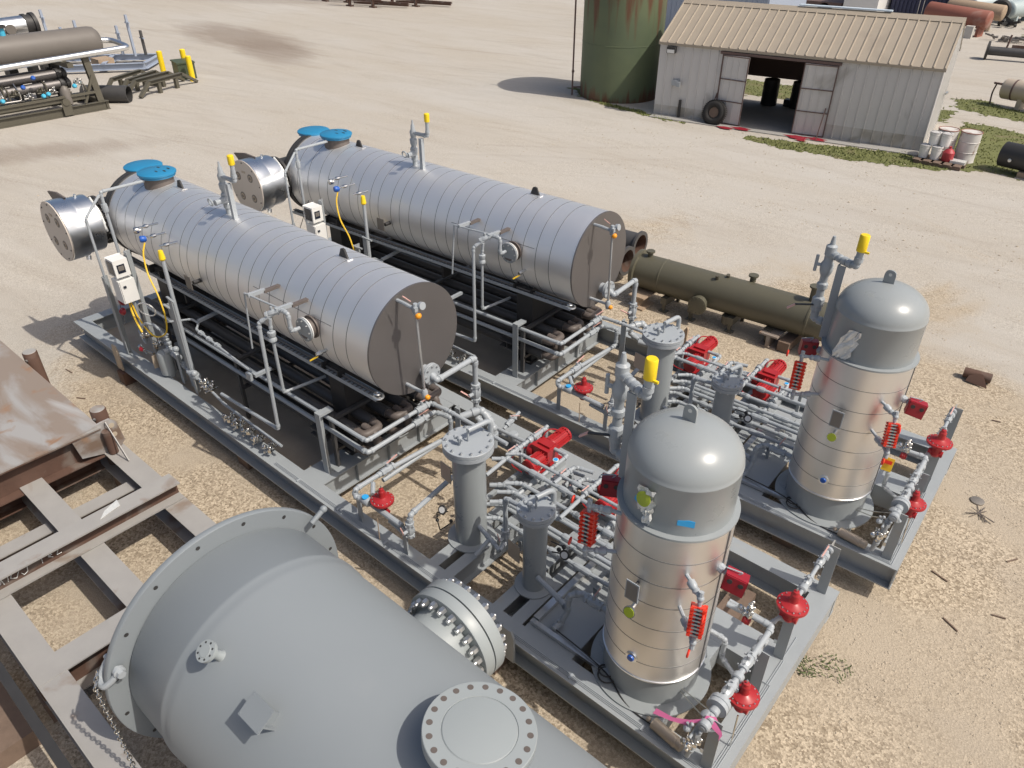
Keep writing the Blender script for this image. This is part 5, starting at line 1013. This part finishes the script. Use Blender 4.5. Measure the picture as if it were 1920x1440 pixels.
# ---------------------------------------------------------------- green storage tank
c = V(-4.05, 22.85, 0); t = T('storage_tank', 'tall weathered green tank with rust runs beside the shed', 'storage tank', c); t.p('shell', MB().lathe([(1.55, 0), (1.55, 1.98), (1.558, 1.985), (1.558, 2.0), (1.55, 2.005), (1.55, 4.9)], c, Z, 96), 'gtank', local=False); t.p('roof', MB().lathe([(1.6, 4.9), (1.6, 4.95), (.01, 5.25)], c, Z, 64), 'gtank')
p = V(-5.42, 21.58, 0); m = MB().cyl(p, p + V(-.1, .1, 5.0), .035, 10).lathe([(.05, 0), (.06, .03), (.05, .08)], p + V(-.0, .0, .85), Z, 10).cyl(p + V(0, 0, .3), p + V(.6, .6, .3), .03, 8); solo('standpipe', 'thin dark pipe rising beside the green storage tank', 'pipe', m, 'trim')
# ---------------------------------------------------------------- far buildings and containers
m = MB(); t = T('metal_building', 'pale blue-grey sided building behind the green tank and shed', 'building', (-9, 38, 0))
xs = MB(); x = -12.6
while x < -5: xs.box((x, 37.96, 0), (x + .03, 38, 4.6)); x += .3
t.p('wall', MB().box((-12.6, 38, 0), (-5, 43, 4.6)), 'frameblue'); t.p('cladding_ribs', xs, 'frameblue'); t.p('roof', MB().box((-12.8, 37.8, 4.6), (-4.8, 43.2, 4.7)), 'roof')
t = T('box_trailer', 'white box trailer behind the shed roof, beside the navy container', 'trailer', (-4.1, 50.5, 0)); t.p('body', MB().box((-5.3, 50, .5), (-3.2, 56, 3.0)), 'white'); t.p('chassis', MB().box((-5.25, 50.05, .3), (-3.25, 55.9, .5)), 'black')
for x in (-5.2, -3.5):
    t.p('wheel', MB().cyl((x, 51, .42), (x + .25, 51, .42), .42, 20), 'tyre')
t = T('dark_trailer', 'dark flat trailer behind the shed ridge, left of the white one', 'trailer', (-7.2, 50.5, 0)); t.p('deck', MB().box((-9.5, 50, .75), (-5.45, 52.4, .95)), 'trim'); t.p('headboard', MB().box((-9.6, 50, .95), (-9.4, 52.4, 2.2)), 'trim'); t.p('wheel', MB().cyl((-6.5, 50, .45), (-6.5, 50.3, .45), .45, 20), 'tyre'); t.p('wheel', MB().cyl((-8.3, 50, .45), (-8.3, 50.3, .45), .45, 20), 'tyre')
t = T('shipping_container', 'dark navy corrugated container behind the right end of the shed roof', 'container', (-1.2, 52, 0)); m = MB(); x = -2.9
while x < .3: m.box((x, 51.94, .15), (x + .12, 52, 2.55)); x += .24
y = 52.1
while y < 58: m.box((.5, y, .15), (.56, y + .12, 2.55)); y += .24
t.p('body', MB().box((-3.0, 52, 0), (.5, 58.2, 2.7)), 'navy'); t.p('corrugation', m, 'navy')
for x in (-1.3, -1.05): t.p('door_rod', MB().cyl((x, 51.9, .1), (x, 51.9, 2.6), .025, 8), 'bolt')
# ---------------------------------------------------------------- tanks and pipes at right
def htank(name, label, cat, A, B, r, m_, head=.5, saddles=(.2, .8), z0=0., group=None, bands=()):
    A, B = Vector(A), Vector(B); d = (B - A).normalized(); L = (B - A).length; t = T(name, label, cat, ((A.x + B.x) / 2, (A.y + B.y) / 2, 0), group=group)
    pr = [(r * math.cos(a) + .001, -r * head * math.sin(a)) for a in [PI / 2 - PI / 2 * k / 6 for k in range(7)]] + [(r, L)] + [(r * math.cos(a) + .001, L + r * head * math.sin(a)) for a in [PI / 2 * k / 6 for k in range(1, 7)]]
    t.p('shell', MB().lathe(pr, A, d, 48), m_, angle=50)
    for f in saddles: q = A + d * L * f; w = V(d.y, -d.x, 0); t.p('saddle', MB().obox(V(q.x, q.y, (q.z - r * .6) / 2), d, w, Z, .08, r * .75, (q.z - r * .6) / 2), m_)
    for f in bands: q = A + d * L * f; t.p('band', MB().lathe([(r + .01, -.03), (r + .01, .03)], q, d, 48), 'trim')
    return t
t = htank('propane_tank', 'beige horizontal tank on saddles on grass right of the shed', 'tank', (7.95, 31.05, .62), (11.4, 30.2, .62), .36, 'btank', .35, (.2, .8), bands=(.1,)); t.p('valve', MB().cyl((7.5, 31.15, .75), (7.85, 31.05, .75), .04, 8).cable([(7.6, 31.1, .75), (7.55, 31.1, .4), (7.6, 31.0, .02)], .03), 'trim')
t = T('cut_pipe', 'wide black drum-like pipe resting on a block at the right edge', 'pipe', (10.5, 22, 0)); A, B = V(9.78, 22.15, .47), V(11.6, 21.8, .47); t.p('shell', MB().lathe([(.34, 0), (.345, .01), (.345, 1.9)], A, B - A, 44), 'black'); t.p('port', MB().lathe([(.04, 0), (.05, .02), (.02, .03)], (10.05, 21.73, .42), V(-.2, -1, 0), 14), 'bolt'); t.p('stand', MB().box((10.35, 21.7, 0), (10.75, 22.2, .15)), 'wood')
t = T('flanged_pipe', 'long dark pipe with a round flange on pale ground right of the shed', 'pipe', (6.5, 41.6, 0)); A, B = V(5.05, 41.25, .40), V(9.5, 42.2, .34); t.p('pipe', MB().cyl(A, B, .2, 24), 'coil'); t.p('flange', MB().lathe([(.2, .12), (.42, .1), (.42, .0), (.36, -.005), (.26, -.005), (.25, .05)], A, B - A, 32), 'black'); t.p('stub', MB().cyl((5.85, 41.4, .5), (5.9, 41.4, 1.15), .045, 10), 'trim')
htank('oxide_tank', 'rust red tank behind the right end of the shed roof', 'tank', (.0, 49.2, 1.05), (3.35, 48.6, .86), .48, 'rtank', .3, (.25, .92))
htank('olive_tank', 'pale olive tank just behind the rust red tank', 'tank', (.5, 51.5, 1.15), (3.5, 51.2, 1.0), .42, 'wood', .3)
htank('pale_tank', 'pale blue tank lying crosswise at top right, left of the black round end', 'tank', (.9, 55.2, .85), (2.9, 58.4, .95), .5, 'ptank', .4); htank('pale_tank', 'pale blue tank at top right, right of the black round end', 'tank', (3.0, 55.4, .75), (4.0, 58.5, .8), .5, 'ptank', .4)
m = MB().torus((2.75, 54.2, .85), V(-.1, 1, 0), .45, .16, 32, 10).cyl((2.75, 54.2, .85), (2.75, 54.7, .85), .42, 28); solo('end_flange', 'black round flanged end between the two pale blue tanks', 'flange', m, 'black')
m = MB(); rn = random.Random(8)
for k in range(16): x, y = rn.uniform(2.9, 4.7), rn.uniform(53.4, 54.6); m.bar((x, y, rn.uniform(.05, .3)), (x + rn.uniform(-.6, .6), y + rn.uniform(-.4, .4), rn.uniform(.05, .5)), .14, .14)
solo('scrap_pile', 'dark pile of scrap below the pale blue tanks', 'scrap', m, 'black')
m = MB()
for k in range(22): x, y = rn.uniform(3.9, 6.2), rn.uniform(47.2, 48.2); m.bar((x, y, rn.uniform(.05, .2)), (x + rn.uniform(-.8, .8), y + rn.uniform(-.3, .3), rn.uniform(.05, .35)), .1, .08)
solo('scrap_pile', 'grey pile of scrap pipes on the edge of the grass at top right', 'scrap', m, 'grille')
solo('steel_bar', 'rust brown bar on the ground below the grey scrap pile', 'bar', MB().bar((5.4, 45.6, .08), (8.0, 46.2, .08), .16, .16), 'rust')
solo('post', 'pale concrete post under the rust red tank', 'post', MB().box((2.55, 47.5, 0), (2.95, 47.9, .62)), 'shedd')
solo('stone', 'dark round stone on pale ground at the right edge above the beige tank', 'stone', MB().sph((9.1, 32.6, .18), .3, 0, 14, (1.3, 1, .7)), 'tyre')
# ---------------------------------------------------------------- rusty racks at the top edge
for (x, y, lab) in ((-36.6, 34.2, 'rust brown rack at the top edge, left one'), (-33.0, 33.6, 'rust brown rack on splayed feet at the top edge'), (-31.2, 36.0, 'rust brown rack with stacked bars at the top edge')):
    t = T('steel_rack', lab, 'rack', (x, y, 0), group='rusty racks at the far side')
    for dx in (-1.0, 1.0): t.p('leg', MB().box((x + dx * .9 - .08, y + dx * .3 - .08, 0), (x + dx * .9 + .08, y + dx * .3 + .08, 1.5)).box((x + dx * .9 - .3, y + dx * .3 - .12, 0), (x + dx * .9 + .3, y + dx * .3 + .12, .08)), 'rust')
    t.p('beam', MB().bar((x - 2, y - .7, .8), (x + 2, y + .7, .8), .2, .25), 'rust'); t.p('bar', MB().bar((x - 1.6, y + .2, .35), (x + 3.2, y + 1.6, .3), .12, .12).bar((x - 1.4, y + .5, .15), (x + 2.8, y + 1.9, .15), .14, .14), 'rust')
# ---------------------------------------------------------------- equipment at left
t = T('olive_package', 'olive framed equipment package with large taupe tank and many small pipes at upper left', 'process skid', (-17.8, 5.5, 0))
for x in (-16.95, -19.0): t.p('base_beam', MB().ibeam((x, 1, .30), (x, 8.35, .30), .30, .16), 'olived', angle=20)
t.p('base_beam', MB().ibeam((-19, 8.25, .296), (-16.9, 8.25, .296), .29, .14), 'olived', angle=20)
t.p('base_lug', MB().box((-16.84, 6.7, .05), (-16.80, 7.0, .5)).lathe([(.12, 0), (.12, .05)], (-16.82, 6.85, .5), X, 16), 'olived')
t.p('rail', MB().bar((-16.9, 1, .62), (-16.9, 8.0, .66), .06, .08).bar((-16.95, 1, .50), (-16.95, 7.6, .54), .05, .12), 'olived')
for y in (8.12,): t.p('post', MB().ibeam((-16.95, y, .3), (-17.05, y - .1, 1.9), .16, .22, up=X), 'olived', angle=20)
t.p('post', MB().ibeam((-18.6, 7.5, .3), (-18.6, 7.5, 1.75), .2, .3, up=X), 'black', angle=20); t.p('post', MB().ibeam((-18.2, 3, .3), (-18.2, 3, 1.75), .2, .3, up=X), 'black', angle=20)
t.p('brace', MB().bar((-16.95, 7.55, .32), (-16.98, 8.05, 1.2), .08, .08), 'olived'); t.p('top_beam', MB().box((-18.8, 7.3, 1.55), (-16.9, 7.5, 1.7)), 'olived')
t.p('tank', MB().lathe([(.5, 1), (.5, 8.75), (.47, 8.90), (.36, 9.02), (.2, 9.08), (.001, 9.09)], (-18.0, 0, 2.15), Y, 48), 'taupe', angle=50)
t.p('tank_outlet', MB().tube([(-18.0, 9.0, 2.15), (-17.9, 9.45, 2.12), (-16.95, 9.62, 1.96), (-16.95, 1, 1.70)], .10, 16, bend=1.6), 'steel')
t.p('nozzle', MB().cyl((-18.0, 5.95, 2.6), (-18.0, 5.95, 2.9), .10, 16).lathe([(.17, 0), (.17, .10)], (-18.0, 5.95, 2.88), Z, 20, 1), ['cyan', 'black'])
for z, x in ((1.30, -17.6), (1.0, -17.45), (1.25, -18.3)):
    t.p('exchanger_tube', MB().cyl((x, 1, z - .1), (x, 7.05, z), .15, 24), 'head'); m = MB().lathe([(.15, 0), (.2, .01), (.2, .1), (.15, .11), (.15, .2), (.19, .21), (.19, .32), (.1, .38)], (x, 7.05, z), Y, 20); t.p('tube_end', m, 'black')
rn = random.Random(12)
for k in range(16):
    y = 3.6 + rn.random() * 4.2; x = -17.2 + rn.uniform(-.25, .2); z = .45 + rn.random() * .4; m = MB().tube([(x, y - .6, z), (x, y, z), (x, y, z + rn.uniform(.2, .5)), (x - .3, y, z + .5)], .03, 8, fit=True); t.p('pipe', m, 'olived' if k % 3 else 'chrome')
for k in range(9): m = MB(); cluster(m, (-17.0 + rn.uniform(-.3, .1), 4.2 + k * .42, .62 + rn.random() * .35), 1.5, 60 + k); t.p('valve_cluster', m, 'olived' if k % 2 else 'chrome')
for y, z, mt in ((4.95, .82, 'cyan'), (6.25, .78, 'cyan'), (6.42, .82, 'cyan'), (5.7, 1.15, 'dblue'), (6.1, 1.4, 'dblue'), (7.35, .95, 'cyan')): t.p('valve_cap', MB().lathe([(.04, -.08), (.07, -.05), (.075, .04), (.05, .08)], (-16.95, y, z), V(1, 0, .3), 14), mt)
t.p('pot', MB().lathe([(.1, .35), (.16, .4), (.16, .85), (.1, .95), (.05, 1.0)], (-17.0, 7.0, 0), Z, 20), 'taupe')
t = T('steel_exchanger', 'bright steel exchanger with black bolted end on a stand at the left edge', 'heat exchanger', (-21, 6.5, 0)); t.p('shell', MB().cyl((-21, 3, 2.36), (-21, 7.8, 2.52), .34, 40), 'steel'); t.p('bolted_end', MB().lathe([(.33, 0), (.38, .01), (.38, .12), (.34, .13), (.34, .28), (.40, .29), (.40, .42), (.2, .46)], (-21, 7.7, 2.52), V(0, 1, .033), 36), 'black'); t.p('side_port', MB().lathe([(.16, 0), (.19, .02), (.17, .08)], (-20.68, 7.1, 2.45), X, 24), 'taupe'); t.p('rail', MB().tube([(-21, 4, 2.85), (-21, 6.8, 2.95)], .04, 8).cyl((-21, 6.4, 2.6), (-21, 6.4, 2.95), .03, 8), 'coil'); t.p('stand', MB().box((-21.3, 6.6, 0), (-20.7, 6.9, 2.05)).box((-21.2, 7.85, 0), (-20.8, 8.05, 2.1)).box((-21.1, 3, 1.85), (-20.9, 8.4, 2.0)), 'black')
t = T('tan_tank', 'tan brown tank partly hidden behind the taupe tank at the left edge', 'tank', (-19.7, 5, 0)); t.p('shell', MB().lathe([(.42, 0), (.42, 4.6), (.46, 4.62), (.46, 4.7), (.40, 4.72)], (-19.7, 3, 1.95), Y, 40), 'tan'); t.p('stand', MB().box((-20, 4, 0), (-19.4, 4.2, 1.55)).box((-20, 7, 0), (-19.4, 7.2, 1.55)), 'black')
# bollards and cabinet
for (x, y, h, lab) in ((-20.95, 12.6, 1.02, 'yellow bollard left of the green cabinet'), (-19.1, 12.9, 1.0, 'yellow bollard at the right front of the green cabinet'), (-20.75, 13.55, 1.0, 'yellow bollard behind the green cabinet')):
    solo('bollard', lab, 'bollard', MB().lathe([(.115, 0), (.115, h - .02), (.10, h), (.001, h + .02)], (x, y, 0), Z, 24), 'yellow', 'yellow bollards')
t = T('cabinet', 'dark green utility cabinet between the yellow bollards', 'cabinet', (-20, 13.2, 0)); t.p('body', MB().box((-20.55, 12.75, 0), (-19.55, 13.45, .62), 0, R(-14)), 'gbox'); t.p('lid', MB().box((-20.58, 12.72, .622), (-19.52, 13.48, .68), 0, R(-14)), 'gbox')
for (x, y, rz, lab) in ((-18.6, 11.1, .35, 'olive steel trestle with sloping legs, nearer the viewer'), (-19.7, 10.6, .5, 'olive steel trestle with sloping legs, behind the other')):
    t = T('trestle', lab, 'trestle', (x, y, 0), rz, 'olive trestles')
    t.p('top_beam', MB().ibeam((-.2, -.9, .55), (-.2, .9, .55), .14, .16), 'olived', angle=20); t.p('top_beam', MB().ibeam((.5, -.9, .55), (.5, .9, .55), .14, .16), 'olived', angle=20)
    for xx in (-.2, .5):
        t.p('leg', MB().bar((xx, .9, .5), (xx, 1.7, .05), .14, .1), 'olived'); t.p('leg', MB().bar((xx, -.9, .5), (xx, -1.5, .05), .14, .1), 'olived'); t.p('leg', MB().box((xx - .06, -.5, 0), (xx + .06, -.36, .42)), 'olived'); t.p('leg', MB().box((xx - .06, .45, 0), (xx + .06, .6, .42)), 'olived')
    t.p('cross_bar', MB().bar((-.2, -.4, .3), (.5, -.4, .3), .1, .1), 'olived')
m = MB(); A, B = V(-18.6, 8.2, .33), V(-17.35, 9.35, .30); dd = B - A; L = dd.length; m.lathe([(.30, 0), (.30, L), (.275, L + .002)], A, dd, 36, cap=False); m.lathe([(.275, L), (.27, 0)], A, dd, 36, 1, cap=False); m.lathe([(.3, 0), (.001, .01)], A, dd, 36, cap=False); solo('open_pipe', 'short wide black open pipe on the ground by the olive trestle', 'pipe', m, ['coil', 'black'])
t = T('blue_frame', 'pale blue-grey steel base frame with upright posts behind the left equipment', 'steel frame', (-25.5, 12.8, 0))
for a, b in (((-27.5, 10.5), (-24.2, 14.2)), ((-24.8, 9.6), (-22.6, 12.6)), ((-24.2, 14.2), (-22.6, 12.6)), ((-27.5, 10.5), (-24.8, 9.6)), ((-25.6, 12.6), (-23.6, 11.2))): t.p('beam', MB().ibeam((*a, .36), (*b, .36), .26, .2), 'frameblue', angle=20)
for (x, y, h) in ((-24.4, 13.1, 2.1), (-25.2, 12.9, 1.6), (-24.4, 13.6, 1.4), (-25.9, 11.4, 1.9), (-26.6, 11.0, 1.6), (-27.2, 10.6, 2.3)):
    t.p('post', MB().box((x - .05, y - .05, .362), (x + .05, y + .05, h)), 'frameblue' if h > 1.45 else 'coil'); t.p('bracket', MB().box((x - .2, y - .03, h - .35), (x + .2, y + .03, h - .3)), 'frameblue')
solo('drum_cut', 'wooden crate inside the pale blue-grey frame', 'crate', MB().box((-25.0, 11.3, .05), (-24.2, 12.0, .45)), 'wood')
# ---------------------------------------------------------------- ground, grass, gravel
struct('ground', MB().add([(-400, -300, 0), (300, -300, 0), (300, 500, 0), (-400, 500, 0)], [(0, 1, 2, 3)]), 'ground')
def inside(x, y, poly):
    c = False; j = len(poly) - 1
    for i in range(len(poly)):
        (a, b), (e, f) = poly[i], poly[j]
        if (b > y) != (f > y) and x < (e - a) * (y - b) / (f - b + 1e-9) + a: c = not c
        j = i
    return c
def edge_d(x, y, poly):
    best = 9; j = len(poly) - 1
    for i in range(len(poly)):
        a, b = Vector(poly[j]), Vector(poly[i]); p = Vector((x, y)); ab = b - a; u = max(0, min(1, (p - a).dot(ab) / max(ab.length_squared, 1e-9))); best = min(best, (p - a - ab * u).length); j = i
    return best
LAWNS = [  # polygon, threshold of the ragged edge, cell
    ([(7.9, 22.4), (7.2, 27.2), (6.9, 28.1), (14, 26.2), (16, 20.5), (11.4, 21.5), (9.6, 21.3), (8.6, 20.9)], .7, .09, 2600),
    ([(6.6, 29.1), (6.0, 31.0), (7.0, 31.9), (9.0, 30.6), (14, 29.4), (14, 27.4)], .6, .10, 1200),
    ([(2.0, 20.6), (2.6, 19.9), (4.6, 19.75), (6.4, 20.0), (8.7, 20.6), (9.4, 21.3), (8.2, 22.0), (7.3, 22.3), (4.4, 21.4)], .55, .06, 1300),
    ([(-7.0, 22.9), (-4.4, 21.0), (-1.4, 20.4), (.6, 20.35), (.4, 20.95), (-1.3, 21.2), (-2.4, 21.5), (-4.0, 21.5), (-5.6, 23.0)], .45, .06, 900),
    ([(-3, 25.6), (-4, 29.5), (7.2, 29.3), (7.4, 26.6), (6.4, 26.6)], .8, .14, 1500),
    ([(4.6, 49), (5.0, 55.5), (16, 53), (14, 47)], .8, .3, 800)]
bl = MB(); rn = random.Random(21)
for gi, (poly, soft, cell, nb) in enumerate(LAWNS):
    xs = [p[0] for p in poly]; ys = [p[1] for p in poly]; m = MB(); nx = int((max(xs) - min(xs)) / cell) + 1; ny = int((max(ys) - min(ys)) / cell) + 1
    def cover(x, y):
        if not inside(x, y, poly): return -1
        e = min(1, edge_d(x, y, poly) / soft); n = noise.noise(V(x * 1.1, y * 1.1, gi)) * .5 + noise.noise(V(x * 3.1, y * 3.1, gi + 7)) * .4 + noise.noise(V(x * 8, y * 8, 3)) * .3
        return e - .5 + n * (1.25 - e)
    idx = {}
    def vid(i, j):
        if (i, j) not in idx: idx[(i, j)] = len(m.v); m.v.append(V(min(xs) + i * cell + rn.uniform(-.4, .4) * cell, min(ys) + j * cell + rn.uniform(-.4, .4) * cell, .004 + .003 * rn.random()))
        return idx[(i, j)]
    for i in range(nx):
        for j in range(ny):
            if cover(min(xs) + (i + .5) * cell, min(ys) + (j + .5) * cell) > 0: m.f.append([vid(i, j), vid(i + 1, j), vid(i + 1, j + 1), vid(i, j + 1)]); m.mi.append(0)
    struct('grass', m, 'lawn', 'stuff', smooth=False)
    k = 0; tries = 0
    while k < nb and tries < nb * 8:
        tries += 1; x, y = rn.uniform(min(xs), max(xs)), rn.uniform(min(ys), max(ys))
        if cover(x, y) < .02: continue
        k += 1; a = rn.uniform(0, 2 * PI); h = rn.uniform(.02, .07); s = .03; dx, dy = s * math.cos(a), s * math.sin(a); lx, ly = rn.uniform(-.04, .04), rn.uniform(-.04, .04)
        bl.add([V(x - dx, y - dy, 0), V(x + dx, y + dy, 0), V(x + lx, y + ly, h)], [(0, 1, 2)])
struct('grass_blades', bl, 'grassblade', 'stuff', smooth=False)
m = MB(); rn = random.Random(5); OCT = [(0, 2, 4), (2, 1, 4), (1, 3, 4), (3, 0, 4), (2, 0, 5), (1, 2, 5), (3, 1, 5), (0, 3, 5)]
def stone(x, y, s):
    a = rn.uniform(0, PI); c_, s_ = math.cos(a), math.sin(a); e = rn.uniform(.5, 1); h = rn.uniform(.35, .7) * s
    m.add([(x + c_ * s, y + s_ * s, h * .4), (x - c_ * s, y - s_ * s, h * .3), (x - s_ * s * e, y + c_ * s * e, h * .4), (x + s_ * s * e, y - c_ * s * e, h * .3), (x + s * .1, y, h), (x, y, -.01)], OCT)
for (x0, x1, y0, y1, n, lo, hi) in ((10.8, 15.5, -1.0, 9.5, 8200, .005, .017), (11.2, 14.5, 1.5, 6.5, 2600, .008, .022), (.5, 9, -1.2, 0, 900, .006, .016), (3.5, 8, -3.5, -1, 900, .006, .018), (5, 13, 6.0, 16, 1800, .008, .024), (-2, 13, 14, 21, 700, .015, .04), (-12, 2, 2, 14, 600, .012, .04), (6, 12, -.4, 6.5, 900, .006, .016)):
    for k in range(n):
        x, y = rn.uniform(x0, x1), rn.uniform(y0, y1)
        if n > 800 and noise.noise(V(x * .8, y * .8, 0)) < -.15 and rn.random() < .75: continue
        stone(x, y, lo + (hi - lo) * rn.random() ** 3)
struct('gravel', m, 'pebble', 'stuff', smooth=False)
